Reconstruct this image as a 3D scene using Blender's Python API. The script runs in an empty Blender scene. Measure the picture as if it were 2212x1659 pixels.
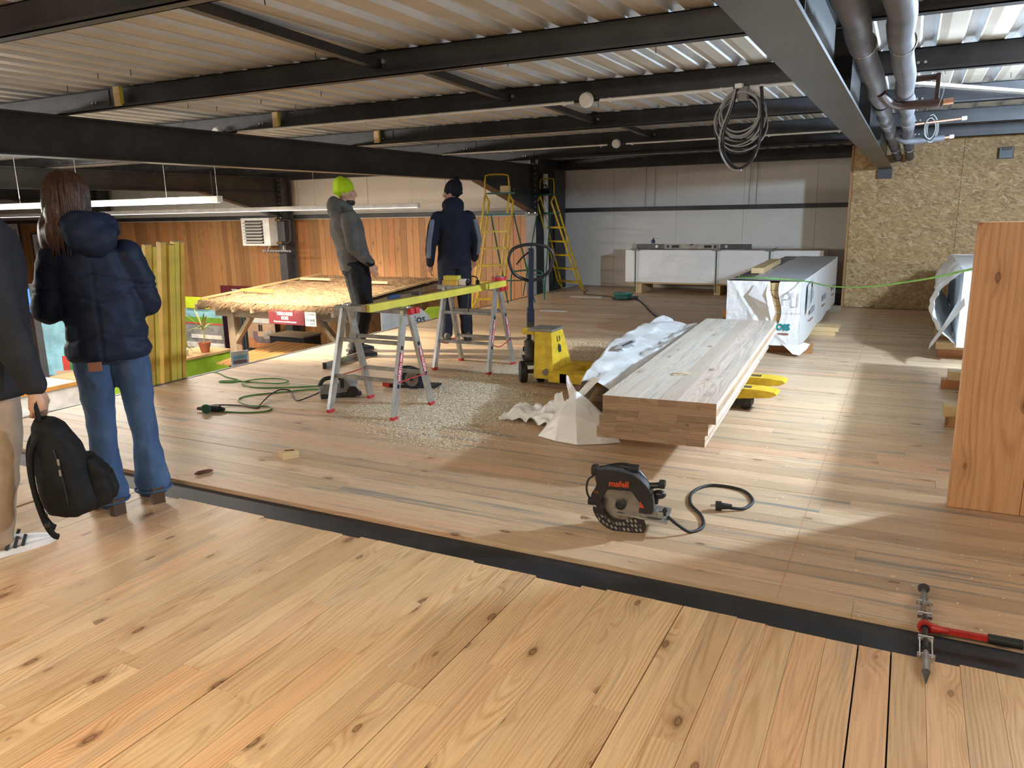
import bpy, bmesh, math, random
import numpy as np
from mathutils import Vector, Matrix, noise as mnoise
random.seed(7)
PI = math.pi
SC = bpy.context.scene
COL = SC.collection

# ---------------------------------------------------------------- camera, world, exposure
cam = bpy.data.cameras.new('camera'); cam_o = bpy.data.objects.new('camera', cam); COL.objects.link(cam_o)
cam.sensor_width = 36.0; cam.lens = 36.0 * 1655 / 2212; cam.clip_start = 0.02; cam.clip_end = 200
yaw, pitch, roll = -0.4752, -0.2208, -0.0199
fwd = Vector((math.sin(yaw) * math.cos(pitch), math.cos(yaw) * math.cos(pitch), math.sin(pitch)))
rt = fwd.cross(Vector((0, 0, 1))).normalized(); up = rt.cross(fwd)
r2 = rt * math.cos(roll) + up * math.sin(roll); u2 = -rt * math.sin(roll) + up * math.cos(roll)
m = Matrix((r2, u2, -fwd)).transposed().to_4x4(); m.translation = (0, 0, 1.45)
cam_o.matrix_world = m
SC.camera = cam_o
w = bpy.data.worlds.new('world'); SC.world = w; w.use_nodes = True
w.node_tree.nodes['Background'].inputs[0].default_value = (0.92, 0.88, 0.82, 1)
w.node_tree.nodes['Background'].inputs[1].default_value = 0.09
SC.view_settings.view_transform = 'Standard'; SC.view_settings.look = 'None'
SC.view_settings.gamma = 1; SC.view_settings.use_curve_mapping = False
SC.view_settings.exposure = 0.42

def light(name, kind, loc, energy, color, size=None, sizey=None, target=None, spot=None, blend=.5):
    l = bpy.data.lights.new(name, kind); o = bpy.data.objects.new(name, l); COL.objects.link(o)
    o.location = loc; l.energy = energy; l.color = color
    if kind == 'AREA':
        l.shape = 'RECTANGLE'; l.size = size; l.size_y = sizey or size
    elif size is not None:
        l.shadow_soft_size = size
    if kind == 'SPOT':
        l.spot_size = spot; l.spot_blend = blend
    if target is not None:
        o.rotation_euler = (Vector(target) - Vector(loc)).to_track_quat('-Z', 'Y').to_euler()
    return o
# work floodlight standing beyond the right edge (cool), strip luminaires over the front boards, showroom tracks (warm), added ceiling fills
light('work_floodlight', 'POINT', (1.75, 5.85, 2.02), 620, (0.62, 0.80, 1.0), 0.09)
light('front_luminaire', 'AREA', (-1.6, -0.5, 2.02), 56, (1.0, 0.87, 0.68), 2.6, 0.2, (-1.6, 0.4, 0))
light('front_ceiling_fill', 'AREA', (-1.6, -0.5, 2.06), 42, (1.0, 0.90, 0.76), 2.6, 0.2, (-1.7, -0.1, 4))  # added upward fill to brighten the deck, no fitting of its own
light('front_luminaire_right', 'AREA', (1.9, 0.6, 2.05), 24, (1.0, 0.87, 0.70), 1.4, 0.2, (1.2, 1.9, 0))
light('showroom_spot_edge', 'SPOT', (-8.6, 5.4, 2.2), 1900, (1.0, 0.86, 0.66), 0.08, None, (-5.6, 6.9, 0), math.radians(36), .8)
light('showroom_spot_hut', 'SPOT', (-8.9, 7.6, 2.2), 1900, (1.0, 0.87, 0.68), 0.08, None, (-9.6, 10.2, 0), math.radians(52), .8)
light('showroom_luminaire_far', 'AREA', (-11.5, 10.0, 1.53), 230, (1.0, 0.88, 0.72), 9.0, 0.06, (-11.5, 10.5, -2))
light('showroom_luminaire_near', 'AREA', (-8.9, 6.2, 1.60), 150, (1.0, 0.93, 0.84), 4.2, 0.06, (-8.9, 6.2, -2))
light('showroom_luminaire_left', 'AREA', (-11, 2.2, 1.66), 330, (1.0, 0.93, 0.84), 6.0, 0.12, (-9.5, 3.4, -2))
light('showroom_ceiling_fill', 'AREA', (-9.5, 4.2, 1.75), 150, (1.0, 0.93, 0.84), 7.0, 0.12, (-9.0, 4.4, 4))  # added upward fill for the showroom ceiling, not an actual fitting

# ---------------------------------------------------------------- node + material helpers
MATS = {}
class NT:
    def __init__(s, name):
        s.mat = bpy.data.materials.new(name); s.mat.use_nodes = True
        s.t = s.mat.node_tree; s.bsdf = s.t.nodes['Principled BSDF']
        MATS[name] = s.mat
    def n(s, typ, **kw):
        nd = s.t.nodes.new(typ)
        for k, v in kw.items(): setattr(nd, k, v)
        return nd
    def put(s, sock, v):
        if v is None: return
        if hasattr(v, 'is_linked') or isinstance(v, bpy.types.NodeSocket): s.t.links.new(v, sock)
        else: sock.default_value = v
    def m(s, op, a, b=None, c=None):
        nd = s.n('ShaderNodeMath', operation=op)
        s.put(nd.inputs[0], a); s.put(nd.inputs[1], b)
        if c is not None: s.put(nd.inputs[2], c)
        return nd.outputs[0]
    def comb(s, x, y, z=0.0):
        nd = s.n('ShaderNodeCombineXYZ')
        for i, v in enumerate((x, y, z)): s.put(nd.inputs[i], v)
        return nd.outputs[0]
    def sep(s, v):
        nd = s.n('ShaderNodeSeparateXYZ'); s.put(nd.inputs[0], v); return nd.outputs
    def mix(s, f, a, b, mode='MIX'):
        nd = s.n('ShaderNodeMix', data_type='RGBA', blend_type=mode)
        s.put(nd.inputs[0], f)
        for i, v in ((6, a), (7, b)):
            if isinstance(v, tuple) and len(v) == 3: v = (*v, 1)
            s.put(nd.inputs[i], v)
        return nd.outputs[2]
    def noise(s, vec, scale=5., detail=2., rough=.5, dist=0.):
        nd = s.n('ShaderNodeTexNoise'); s.put(nd.inputs['Vector'], vec)
        nd.inputs['Scale'].default_value = scale; nd.inputs['Detail'].default_value = detail
        nd.inputs['Roughness'].default_value = rough; nd.inputs['Distortion'].default_value = dist
        return nd.outputs[0]
    def ramp(s, f, stops, interp='LINEAR'):
        nd = s.n('ShaderNodeValToRGB'); cr = nd.color_ramp; cr.interpolation = interp
        while len(cr.elements) < len(stops): cr.elements.new(.5)
        for e, (p, c) in zip(cr.elements, stops):
            e.position = p; e.color = (*c, 1) if len(c) == 3 else c
        s.put(nd.inputs[0], f); return nd.outputs[0]
    def step(s, f, a, b):
        nd = s.n('ShaderNodeMapRange', interpolation_type='SMOOTHSTEP'); s.put(nd.inputs[0], f)
        nd.inputs[1].default_value = a; nd.inputs[2].default_value = b
        return nd.outputs[0]
    def bump(s, h, strength=.3, dist=.01):
        nd = s.n('ShaderNodeBump'); nd.inputs['Strength'].default_value = strength
        nd.inputs['Distance'].default_value = dist
        s.put(nd.inputs['Height'], h); s.t.links.new(nd.outputs[0], s.bsdf.inputs['Normal'])
    def out(s, col, rough=.5, metal=0.):
        if isinstance(col, tuple) and len(col) == 3: col = (*col, 1)
        s.put(s.bsdf.inputs['Base Color'], col); s.put(s.bsdf.inputs['Roughness'], rough)
        s.put(s.bsdf.inputs['Metallic'], metal); return s.mat
def plain(name, col, rough=.5, metal=0., var=.12, scale=6., bump=0., bscale=60., emit=0.):
    """one colour with mottled noise variation"""
    t = NT(name); tc = t.n('ShaderNodeTexCoord').outputs['Object']
    nz = t.noise(tc, scale, 4., .6)
    c = t.mix(t.step(nz, .3, .7), tuple(x * (1 - var) for x in col), tuple(min(1, x * (1 + var)) for x in col))
    t.out(c, rough, metal)
    if bump: t.bump(t.noise(tc, bscale, 3.), bump, .004)
    if emit:
        t.bsdf.inputs['Emission Color'].default_value = (*col, 1); t.bsdf.inputs['Emission Strength'].default_value = emit
    return t.mat
def wood(name, axis, light_c, ring_c, tint=.14, knots=.25, stain=0., ring=.45, rough=.45, cells=None, freq=.011, red=.0, kcol=(.16, .07, .03), world=False):
    t = NT(name)
    if cells or world: P = t.n('ShaderNodeNewGeometry').outputs['Position']
    else: P = t.n('ShaderNodeTexCoord').outputs['Object']
    x, y, z = t.sep(P)
    u, v, q = {'x': (x, y, z), 'y': (y, x, z), 'z': (z, x, y)}[axis]
    if cells:
        wd, ln = cells
        row = t.m('FLOOR', t.m('DIVIDE', v, wd)); wn = t.n('ShaderNodeTexWhiteNoise', noise_dimensions='1D'); t.put(wn.inputs['W'], row)
        col = t.m('FLOOR', t.m('DIVIDE', t.m('MULTIPLY_ADD', wn.outputs[0], 7., u), ln))
        w2 = t.n('ShaderNodeTexWhiteNoise', noise_dimensions='2D'); t.put(w2.inputs[0], t.comb(row, col))
        rnd = w2.outputs[0]; vfull = v
        v = t.m('SUBTRACT', t.m('SUBTRACT', v, t.m('MULTIPLY', row, wd)), wd / 2)
    else:
        rnd = t.n('ShaderNodeObjectInfo').outputs['Random']
    wn = t.n('ShaderNodeTexWhiteNoise', noise_dimensions='1D'); t.put(wn.inputs['W'], t.m('MULTIPLY', rnd, 91.7))
    r3 = t.sep(wn.outputs[1])
    U = t.m('MULTIPLY_ADD', rnd, 53., u); V = t.m('ADD', v, q)
    n1 = t.noise(t.comb(t.m('MULTIPLY', U, 1.3), t.m('MULTIPLY', V, 5.), t.m('MULTIPLY', rnd, 17.)), 1., 2.)
    n2 = t.noise(t.comb(t.m('MULTIPLY', U, .9), 0., t.m('MULTIPLY', rnd, 31.)), 1., 1.)
    vo = t.n('ShaderNodeTexVoronoi', voronoi_dimensions='2D')
    t.put(vo.inputs['Vector'], t.comb(t.m('MULTIPLY', U, 3.4), t.m('MULTIPLY_ADD', V, 7.5, t.m('MULTIPLY', rnd, 23.)))); vo.inputs['Scale'].default_value = 1.
    kd = vo.outputs['Distance']; kc = t.sep(vo.outputs['Color'])
    sel = t.m('LESS_THAN', kc[0], knots)
    kn2 = t.m('MULTIPLY_ADD', t.noise(t.comb(t.m('MULTIPLY', U, 40.), t.m('MULTIPLY', V, 60.)), 1., 2.), .05, kd)
    rad = t.m('MULTIPLY_ADD', kc[1], .11, .05)
    kmask = t.m('MULTIPLY', t.m('SUBTRACT', 1., t.step(t.m('DIVIDE', kn2, rad), .7, 1.25)), sel)
    halo = t.m('MULTIPLY', t.m('SUBTRACT', 1., t.step(kd, 0., .45)), sel)
    vc = t.m('ADD', t.m('MULTIPLY_ADD', n1, .06, V), t.m('MULTIPLY_ADD', r3[0], .14, -.10))
    ww = t.m('ADD', t.m('MULTIPLY_ADD', n2, .16, -.06), t.m('MULTIPLY', r3[1], .05))
    d = t.m('SQRT', t.m('ADD', t.m('MULTIPLY', vc, vc), t.m('MULTIPLY', ww, ww)))
    d = t.m('MULTIPLY_ADD', halo, .022, d)
    s = t.m('MULTIPLY_ADD', t.m('SINE', t.m('MULTIPLY', d, 2 * PI / freq)), .5, .5)
    s = t.m('POWER', s, 2.2)
    fib = t.noise(t.comb(t.m('MULTIPLY', U, 5.), t.m('MULTIPLY', V, 170.), rnd), 1., 3., .65)
    big = t.noise(t.comb(t.m('MULTIPLY', U, .9), t.m('MULTIPLY', V, 14.), t.m('MULTIPLY', rnd, 9.)), 1., 3., .6)
    base = t.mix(t.m('MULTIPLY', s, t.m('MULTIPLY', t.step(big, .25, .75), ring)), light_c, ring_c)
    lo = tuple(c * (1 - tint) * (1, .95 - red * .1, .9 - red * .15)[i] for i, c in enumerate(light_c))
    pk = (min(1, light_c[0] * (1 + tint * .35)), light_c[1] * (.93 - .1 * red), light_c[2] * (.88 - .1 * red))
    hi = tuple(min(1, c * (1 + tint * .6)) for c in light_c)
    tn = t.ramp(rnd, [(0, lo), (.22, light_c), (.45, hi), (.62, pk), (.8, light_c), (1, lo)])
    base = t.mix(.62, base, t.mix(1., base, t.mix(1., tn, tuple(1 / max(c, .05) for c in light_c), 'MULTIPLY'), 'MULTIPLY'))
    base = t.mix(1., base, t.ramp(fib, [(.25, (.80, .78, .75)), (.55, (1, 1, 1)), (.85, (1.08, 1.06, 1.03))]), 'MULTIPLY')
    if stain:
        st = t.noise(t.comb(t.m('MULTIPLY', U, .55), t.m('MULTIPLY', V, 13.), t.m('MULTIPLY', rnd, 41.)), 1., 4., .7)
        base = t.mix(t.m('MULTIPLY', t.step(st, .52, .70), stain), base, (.22, .225, .22))
    base = t.mix(t.m('MULTIPLY', halo, .30), base, tuple(c * .62 for c in ring_c))
    kring = t.m('MULTIPLY_ADD', t.m('SINE', t.m('MULTIPLY', kn2, 90.)), .25, .75)
    base = t.mix(t.m('MULTIPLY', kmask, t.m('MULTIPLY', kring, .92)), base, kcol)
    if cells:
        ed = t.m('SUBTRACT', wd / 2, t.m('ABSOLUTE', v))
        base = t.mix(t.m('MULTIPLY', t.m('LESS_THAN', ed, .0022), .55), base, (.12, .07, .04))
    t.out(base, t.m('MULTIPLY_ADD', fib, .2, rough - .1))
    t.bump(t.m('ADD', t.m('MULTIPLY', fib, .5), t.m('MULTIPLY', s, .25)), .12, .003)
    return t.mat

# ---------------------------------------------------------------- mesh helpers
def V3(*a): return Vector(a)
class MB:
    """collects shapes; build() makes ONE mesh object"""
    def __init__(s): s.v = []; s.f = []
    def add(s, vs, fs, M=None):
        o = len(s.v)
        s.v += [tuple(M @ Vector(p)) if M is not None else tuple(p) for p in vs]
        s.f += [tuple(i + o for i in f) for f in fs]; return s
    def box(s, x0, x1, y0, y1, z0, z1, M=None):
        vs = [(x0, y0, z0), (x1, y0, z0), (x1, y1, z0), (x0, y1, z0), (x0, y0, z1), (x1, y0, z1), (x1, y1, z1), (x0, y1, z1)]
        return s.add(vs, [(0, 3, 2, 1), (4, 5, 6, 7), (0, 1, 5, 4), (1, 2, 6, 5), (2, 3, 7, 6), (3, 0, 4, 7)], M)
    def cbox(s, c, d, M=None):
        return s.box(c[0] - d[0] / 2, c[0] + d[0] / 2, c[1] - d[1] / 2, c[1] + d[1] / 2, c[2] - d[2] / 2, c[2] + d[2] / 2, M)
    def bbox(s, c, d, b=.004, M=None):
        """box with chamfered edges"""
        hx, hy, hz = (q / 2 for q in d); b = min(b, hx * .9, hy * .9, hz * .9)
        bm = bmesh.new(); bmesh.ops.create_cube(bm, size=1)
        for v in bm.verts: v.co = Vector((v.co.x * d[0], v.co.y * d[1], v.co.z * d[2]))
        bmesh.ops.bevel(bm, geom=bm.edges[:], offset=b, segments=2, profile=.6, affect='EDGES')
        bm.verts.index_update()
        vs = [(v.co.x + c[0], v.co.y + c[1], v.co.z + c[2]) for v in bm.verts]; fs = [tuple(v.index for v in f.verts) for f in bm.faces]
        bm.free(); return s.add(vs, fs, M)
    def bar(s, a, b, wx, wz, upv=(0, 0, 1)):
        """rectangular bar from a to b, width wx, height wz"""
        a, b = Vector(a), Vector(b); d = b - a; L = d.length; d.normalize()
        side = d.cross(Vector(upv))
        if side.length < 1e-4: side = d.cross(Vector((1, 0, 0)))
        side.normalize(); u = side.cross(d)
        M = Matrix((side, d, u)).transposed().to_4x4(); M.translation = a
        return s.box(-wx / 2, wx / 2, 0, L, -wz / 2, wz / 2, M)
    def tube(s, pts, r, n=8, cap=True, closed=False):
        pts = [Vector(p) for p in pts]; k = len(pts)
        rr = r if isinstance(r, (list, tuple)) else [r] * k
        t0 = (pts[1] - pts[0]).normalized(); ref = Vector((0, 0, 1)) if abs(t0.z) < .9 else Vector((1, 0, 0))
        nrm = t0.cross(ref).normalized(); vs = []
        for i, p in enumerate(pts):
            if closed: t = pts[(i + 1) % k] - pts[i - 1]
            else: t = pts[min(i + 1, k - 1)] - pts[max(i - 1, 0)]
            if t.length < 1e-9: t = t0
            t.normalize(); nrm = (nrm - t * nrm.dot(t)).normalized(); bn = t.cross(nrm)
            for j in range(n):
                a = 2 * PI * j / n; vs.append(p + (nrm * math.cos(a) + bn * math.sin(a)) * rr[i])
        fs = []
        for i in range(k if closed else k - 1):
            i2 = (i + 1) % k
            for j in range(n):
                j2 = (j + 1) % n; fs.append((i * n + j, i * n + j2, i2 * n + j2, i2 * n + j))
        if cap and not closed:
            fs.append(tuple(range(n - 1, -1, -1))); fs.append(tuple((k - 1) * n + j for j in range(n)))
        return s.add(vs, fs)
    def cyl(s, a, b, r, n=16, r2=None): return s.tube([a, b], [r, r if r2 is None else r2], n)
    def lathe(s, prof, n=24, M=None):
        """prof: (radius, z) list revolved about z"""
        vs = [(r * math.cos(2 * PI * j / n), r * math.sin(2 * PI * j / n), z) for r, z in prof for j in range(n)]; fs = []
        for i in range(len(prof) - 1):
            for j in range(n):
                j2 = (j + 1) % n; fs.append((i * n + j, i * n + j2, (i + 1) * n + j2, (i + 1) * n + j))
        if prof[0][0] > 1e-5: fs.append(tuple(range(n - 1, -1, -1)))
        if prof[-1][0] > 1e-5: fs.append(tuple((len(prof) - 1) * n + j for j in range(n)))
        return s.add(vs, fs, M)
    def prism(s, poly, z0, z1, M=None):
        """2D polygon (ccw) extruded in z"""
        n = len(poly); vs = [(x, y, z0) for x, y in poly] + [(x, y, z1) for x, y in poly]
        fs = [tuple(range(n - 1, -1, -1)), tuple(range(n, 2 * n))] + [(i, (i + 1) % n, (i + 1) % n + n, i + n) for i in range(n)]
        return s.add(vs, fs, M)
    def loft(s, rings, cap=True, closed=True):
        n = len(rings[0]); vs = [p for r in rings for p in r]; fs = []
        for i in range(len(rings) - 1):
            for j in range(n if closed else n - 1):
                j2 = (j + 1) % n; fs.append((i * n + j, i * n + j2, (i + 1) * n + j2, (i + 1) * n + j))
        if cap and closed: fs.append(tuple(range(n - 1, -1, -1))); fs.append(tuple((len(rings) - 1) * n + j for j in range(n)))
        return s.add(vs, fs)
    def ell(s, c, r, nu=16, nv=10, M=None):
        vs = []; fs = []
        for i in range(nv + 1):
            th = PI * i / nv
            for j in range(nu):
                ph = 2 * PI * j / nu
                vs.append((c[0] + r[0] * math.sin(th) * math.cos(ph), c[1] + r[1] * math.sin(th) * math.sin(ph), c[2] + r[2] * math.cos(th)))
        for i in range(nv):
            for j in range(nu):
                j2 = (j + 1) % nu; fs.append((i * nu + j, (i + 1) * nu + j, (i + 1) * nu + j2, i * nu + j2))
        return s.add(vs, fs, M)
    def grid(s, fn, nu, nv):
        """sheet from fn(u,v), u v in 0..1"""
        vs = [fn(i / nu, j / nv) for j in range(nv + 1) for i in range(nu + 1)]
        fs = [(j * (nu + 1) + i, j * (nu + 1) + i + 1, (j + 1) * (nu + 1) + i + 1, (j + 1) * (nu + 1) + i) for j in range(nv) for i in range(nu)]
        return s.add(vs, fs)
    def mesh(s, name, mat=None, smooth=None):
        me = bpy.data.meshes.new(name); me.from_pydata([tuple(p) for p in s.v], [], s.f)
        if mat is not None: me.materials.append(MATS[mat] if isinstance(mat, str) else mat)
        if smooth is not None:
            me.polygons.foreach_set('use_smooth', [True] * len(me.polygons))
            if smooth < 3.1: me.set_sharp_from_angle(angle=smooth)
        me.update(); return me
    def build(s, name, mat, parent=None, smooth=None, loc=None):
        return link(name, s.mesh(name, mat, smooth), parent, loc)
def link(name, data, parent=None, loc=None, rot=None):
    o = bpy.data.objects.new(name, data); COL.objects.link(o)
    if parent is not None: o.parent = parent
    if loc is not None: o.location = loc
    if rot is not None: o.rotation_euler = rot
    return o
def tag(o, label=None, cat=None, group=None, kind=None):
    for k, v in (('label', label), ('category', cat), ('group', group), ('kind', kind)):
        if v: o[k] = v
    return o
def thing(name, label, cat, loc=(0, 0, 0), rotz=0, group=None):
    o = bpy.data.objects.new(name, None); COL.objects.link(o); o.empty_display_size = .1
    o.location = loc; o.rotation_euler = (0, 0, rotz)
    return tag(o, label, cat, group)
def struct(name, mb, mat, label=None, parent=None, smooth=None):
    o = mb.build(name, mat, parent, smooth)
    if parent is None: o['kind'] = 'structure'
    if label: o['label'] = label
    return o
def copy_tree(o, parent=None):
    c = o.copy(); COL.objects.link(c); c.parent = parent
    for ch in list(o.children): copy_tree(ch, c)
    return c
def smooth_path(pts, n=8, closed=False):
    """Catmull-Rom through pts"""
    P = [Vector(p) for p in pts]; k = len(P); out = []
    for i in range(k if closed else k - 1):
        if closed: a, b, c, d = P[i - 1], P[i], P[(i + 1) % k], P[(i + 2) % k]
        else: a, b, c, d = P[max(i - 1, 0)], P[i], P[i + 1], P[min(i + 2, k - 1)]
        for j in range(n):
            t = j / n
            out.append(.5 * ((2 * b) + (c - a) * t + (2 * a - 5 * b + 4 * c - d) * t * t + (3 * b - a - 3 * c + d) * t ** 3))
    if not closed: out.append(P[-1])
    return out
def text(body, size, mat, parent, loc, rot, name='lettering', extrude=.0006, align='CENTER', bold=0., sx=1.):
    c = bpy.data.curves.new('tmp_text', 'FONT'); c.body = body; c.size = size; c.extrude = extrude; c.align_x = align; c.align_y = 'CENTER'; c.offset = bold; c.resolution_u = 3
    o = bpy.data.objects.new('tmp_text', c); COL.objects.link(o)
    dg = bpy.context.evaluated_depsgraph_get(); me = bpy.data.meshes.new_from_object(o.evaluated_get(dg)); me.name = name
    bpy.data.objects.remove(o); me.materials.clear(); me.materials.append(MATS[mat])
    r = link(name, me, parent, loc, rot); r.scale = (sx, 1, 1); return r
def fbm(p, s=1., o=3):
    return mnoise.fractal(Vector(p) * s, 1.0, 2.0, o)
# ---------------------------------------------------------------- shared materials
wood('pine_front', 'y', (.76, .54, .31), (.48, .245, .095), .24, .30, .30, .7, .34, red=.5)
wood('pine_back', 'x', (.68, .50, .325), (.42, .25, .13), .28, .18, .9, .55, .42, red=.3)
wood('pine_back_far', 'x', (.68, .50, .325), (.42, .25, .13), .28, .18, .85, .55, .42, cells=(.12, 2.3), red=.3)
wood('cladding_wood', 'z', (.45, .225, .085), (.24, .095, .03), .5, .18, .0, .5, .5, red=.6)
wood('panel_wood', 'x', (.62, .45, .30), (.42, .25, .13), .2, .12, .5, .55, .45, red=.6)
wood('panel_wood_y', 'y', (.80, .73, .63), (.52, .34, .21), .2, .14, .5, .6, .5, red=.9)
wood('panel_end_shaded', 'x', (.38, .25, .155), (.20, .11, .06), .35, .05, .2, .7, .6)  # end-grain brown, with the shade of the slabs' unlit near face painted in
wood('door_wood', 'z', (.70, .39, .20), (.44, .185, .065), .05, .10, .0, .6, .42, freq=.03)
wood('batten_wood', 'x', (.68, .50, .26), (.48, .29, .12), .12, .12, .0, .4, .55)
wood('batten_wood_y', 'y', (.68, .50, .26), (.48, .29, .12), .12, .12, .0, .4, .55)
wood('grey_timber', 'z', (.30, .23, .15), (.15, .11, .07), .15, .12, .4, .5, .7)
wood('grey_timber_x', 'x', (.30, .23, .15), (.15, .11, .07), .15, .12, .4, .5, .7)
wood('grey_timber_y', 'y', (.34, .26, .17), (.17, .12, .08), .15, .12, .4, .5, .7)
plain('steel_dark', (.046, .046, .050), .42, .3, .25, 3.)
plain('steel_side', (.062, .061, .062), .38, .4, .25, 2.)
plain('steel_grey', (.10, .10, .105), .4, .4)
plain('steel_bolt', (.5, .5, .5), .35, .9)
plain('strip_black', (.016, .017, .021), .48, .0, .3, 9., .1)
plain('white_panel', (.74, .71, .66), .7, 0, .04, 1.5)
plain('white_plastic', (.80, .79, .76), .4)
plain('lower_floor', (.30, .29, .27), .5)
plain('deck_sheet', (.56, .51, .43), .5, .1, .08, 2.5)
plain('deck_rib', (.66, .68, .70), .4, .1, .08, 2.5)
plain('black_rubber', (.012, .012, .012), .6)
plain('black_plastic', (.016, .016, .018), .4)
plain('grey_plastic', (.22, .21, .20), .5)
t = NT('osb')   # oriented strand board: layered stretched strands
P = t.n('ShaderNodeNewGeometry').outputs['Position']; x, y, z = t.sep(P)
col = None
for i, (ang, sc) in enumerate(((.4, 1.), (1.2, 1.3), (2.3, .9), (2.9, 1.6))):
    c, s = math.cos(ang), math.sin(ang)
    uu = t.m('ADD', t.m('MULTIPLY', x, c), t.m('MULTIPLY', z, s)); vv = t.m('SUBTRACT', t.m('MULTIPLY', z, c), t.m('MULTIPLY', x, s))
    vo = t.n('ShaderNodeTexVoronoi', voronoi_dimensions='2D'); t.put(vo.inputs['Vector'], t.comb(t.m('MULTIPLY', uu, 13. * sc), t.m('MULTIPLY', vv, 42. * sc))); vo.inputs['Scale'].default_value = 1.
    k = t.sep(vo.outputs['Color'])
    cc = t.ramp(k[0], [(0, (.27, .155, .062)), (.2, (.38, .23, .09)), (.55, (.45, .285, .118)), (.85, (.51, .34, .155)), (1, (.62, .455, .25))])
    col = cc if col is None else t.mix(t.m('GREATER_THAN', k[1], .58), col, cc)
t.out(col, .6); t.bump(t.sep(col)[0], .25, .004)

# ---------------------------------------------------------------- floor
fb = MB(); fb.box(-5.86, 3.2, -1.6, 14.25, -.26, -.042)
floor = struct('floor', fb, 'strip_black', 'raw pine board floor of the mezzanine')
def plank(x0, x1, y0, y1, mat, z=0.):
    b = MB(); b.bbox((0, 0, -.02), (x1 - x0, y1 - y0, .04), .0007)
    return b.build('plank', mat, floor, None, ((x0 + x1) / 2, (y0 + y1) / 2, z))
rng = random.Random(3)
W = .12
for i in range(35):                       # boards behind the black strip run along x
    y0 = 2.808 + i * W; gap = .006 if i % 5 == 0 else .0009
    x = -5.855 - rng.random() * .1; first = True
    while x < 3.1:
        L = rng.uniform(1.5, 3.1) if not first else rng.uniform(.7, 2.6); x1 = min(x + L, 3.15)
        plank(max(x, -5.855), x1 - .0008, y0 + gap, y0 + W, 'pine_back', rng.uniform(-.0006, .0006)); x = x1; first = False
far = MB(); far.box(-5.855, 3.15, 2.808 + 35 * W + .0005, 14.2, -.04, -.0004)
far.build('far_boarding', 'pine_back_far', floor)
W = .1
for i in range(-13, 64):                  # boards in front of the strip run along y
    x0 = -4.543 + i * W; gap = .0035 if i % 6 in (3,) and i < 45 else .0008
    if i in (45, 46): gap = .005
    yend = 2.613 - (.012 if (i // 6) % 2 else 0.) - rng.random() * .004 - (.016 if i in (33, 34) else 0)
    y = -1.2 - rng.random() * 1.2; cuts = []
    while y < yend:
        y1 = y + rng.uniform(1.3, 2.6)
        if y1 > yend - .25: y1 = yend
        plank(x0 + gap, x0 + W, y, y1 - .0008, 'pine_front', rng.uniform(-.0007, .0007) - (.004 if i % 18 == 5 else 0)); y = y1
st = MB(); st.box(-5.86, 3.15, 2.613, 2.808, -.035, -.020)
struct('trim_1', st, 'strip_black', 'flat black steel strip between the two board floors')
st = MB(); st.box(-5.90, -5.857, -1.6, 12.8, -.30, .004)
struct('trim_2', st, 'steel_grey', 'thin grey steel profile along the open mezzanine edge')
lf = MB(); lf.box(-23, -5.9, -3, 13.1, -2.2, -2.1)
struct('floor_lower', lf, 'lower_floor', 'grey showroom floor below the mezzanine edge')
# red chalk line
plain('chalk_red', (.55, .27, .18), .9)
ck = MB(); ck.box(-.3375, -.3345, 2.82, 12.0, .0006, .0010); ck.box(-.3375, -.3345, .6, 2.6, .0006, .0010)
tag(ck.build('chalk_line', 'chalk_red'), 'thin red chalk line snapped across the floor boards', 'line')

# ---------------------------------------------------------------- walls
wb = MB(); wb.box(-6.3, 1.2, 14.26, 14.36, -.05, 2.6)
wall_b = struct('wall_back', wb, 'white_panel', 'pale back wall of large white panels')
for i in range(6):
    x0 = -6.25 + i * 1.2
    p = MB(); p.bbox((0, 0, 0), (1.197, .06, 2.5), .002); p.build('panel', 'white_panel', wall_b, None, (x0 + .6, 14.23, 1.26))
wr = MB(); wr.box(-6.16, -6.13, 12.8, 14.22, -2.1, 2.4)
struct('wall_left_return', wr, 'steel_grey', 'dark return wall beside the steel column')
wo = MB(); wo.box(-.76, 3.3, 12.17, 12.25, -.02, 2.32)
wall_o = struct('wall_right', wo, 'osb', 'particle board partition wall under the right beam')
for x0, x1 in ((-.78, .55), (.553, 1.8), (1.803, 3.2)):
    p = MB(); p.bbox(((x0 + x1) / 2, 12.155, 1.15), (x1 - x0, .024, 2.29), .002); p.build('panel', 'osb', wall_o)
p = MB(); p.bbox((-.80, 12.17, 1.13), (.03, .06, 2.27), .003); p.build('edge_batten', 'cladding_wood', wall_o)
wl = MB(); wl.box(-23, -6.12, 13.0, 13.1, -2.2, 2.5)
wall_l = struct('wall_left', wl, 'white_panel', 'showroom wall clad in vertical reddish boards')
bd = {}
for i in range(108):
    wdt = .15
    b = MB(); b.bbox((0, 0, 0), (wdt - .005, .022, 3.48), .003)
    if 'm' not in bd: bd['m'] = b.mesh('board', 'cladding_wood')
    link('board', bd['m'], wall_l, (-6.21 - i * wdt, 12.985 + random.uniform(-.002, .002), -.36))
for i in range(9):
    p = MB(); p.bbox((0, 0, 0), (1.85, .02, .9), .002); p.build('upper_panel', 'white_panel', wall_l, None, (-7.1 - i * 1.86, 12.985, 1.97))
ws = MB(); ws.box(-23.1, -22.9, -3, 13.1, -2.2, 2.6); struct('wall_side', ws, 'cladding_wood', 'far side wall of the showroom')
g = MB(); g.bbox((-3.5, 14.13, 1.46), (5.3, .08, .075), .004)
tag(g.build('wall_girt', 'steel_dark'), 'black horizontal steel rail across the pale back wall', 'rail')
g = MB(); g.bbox((-14.4, 12.93, 1.44), (16.6, .07, .085), .004)
tag(g.build('wall_girt', 'steel_dark'), 'black horizontal steel rail on top of the showroom boards', 'rail')

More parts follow.
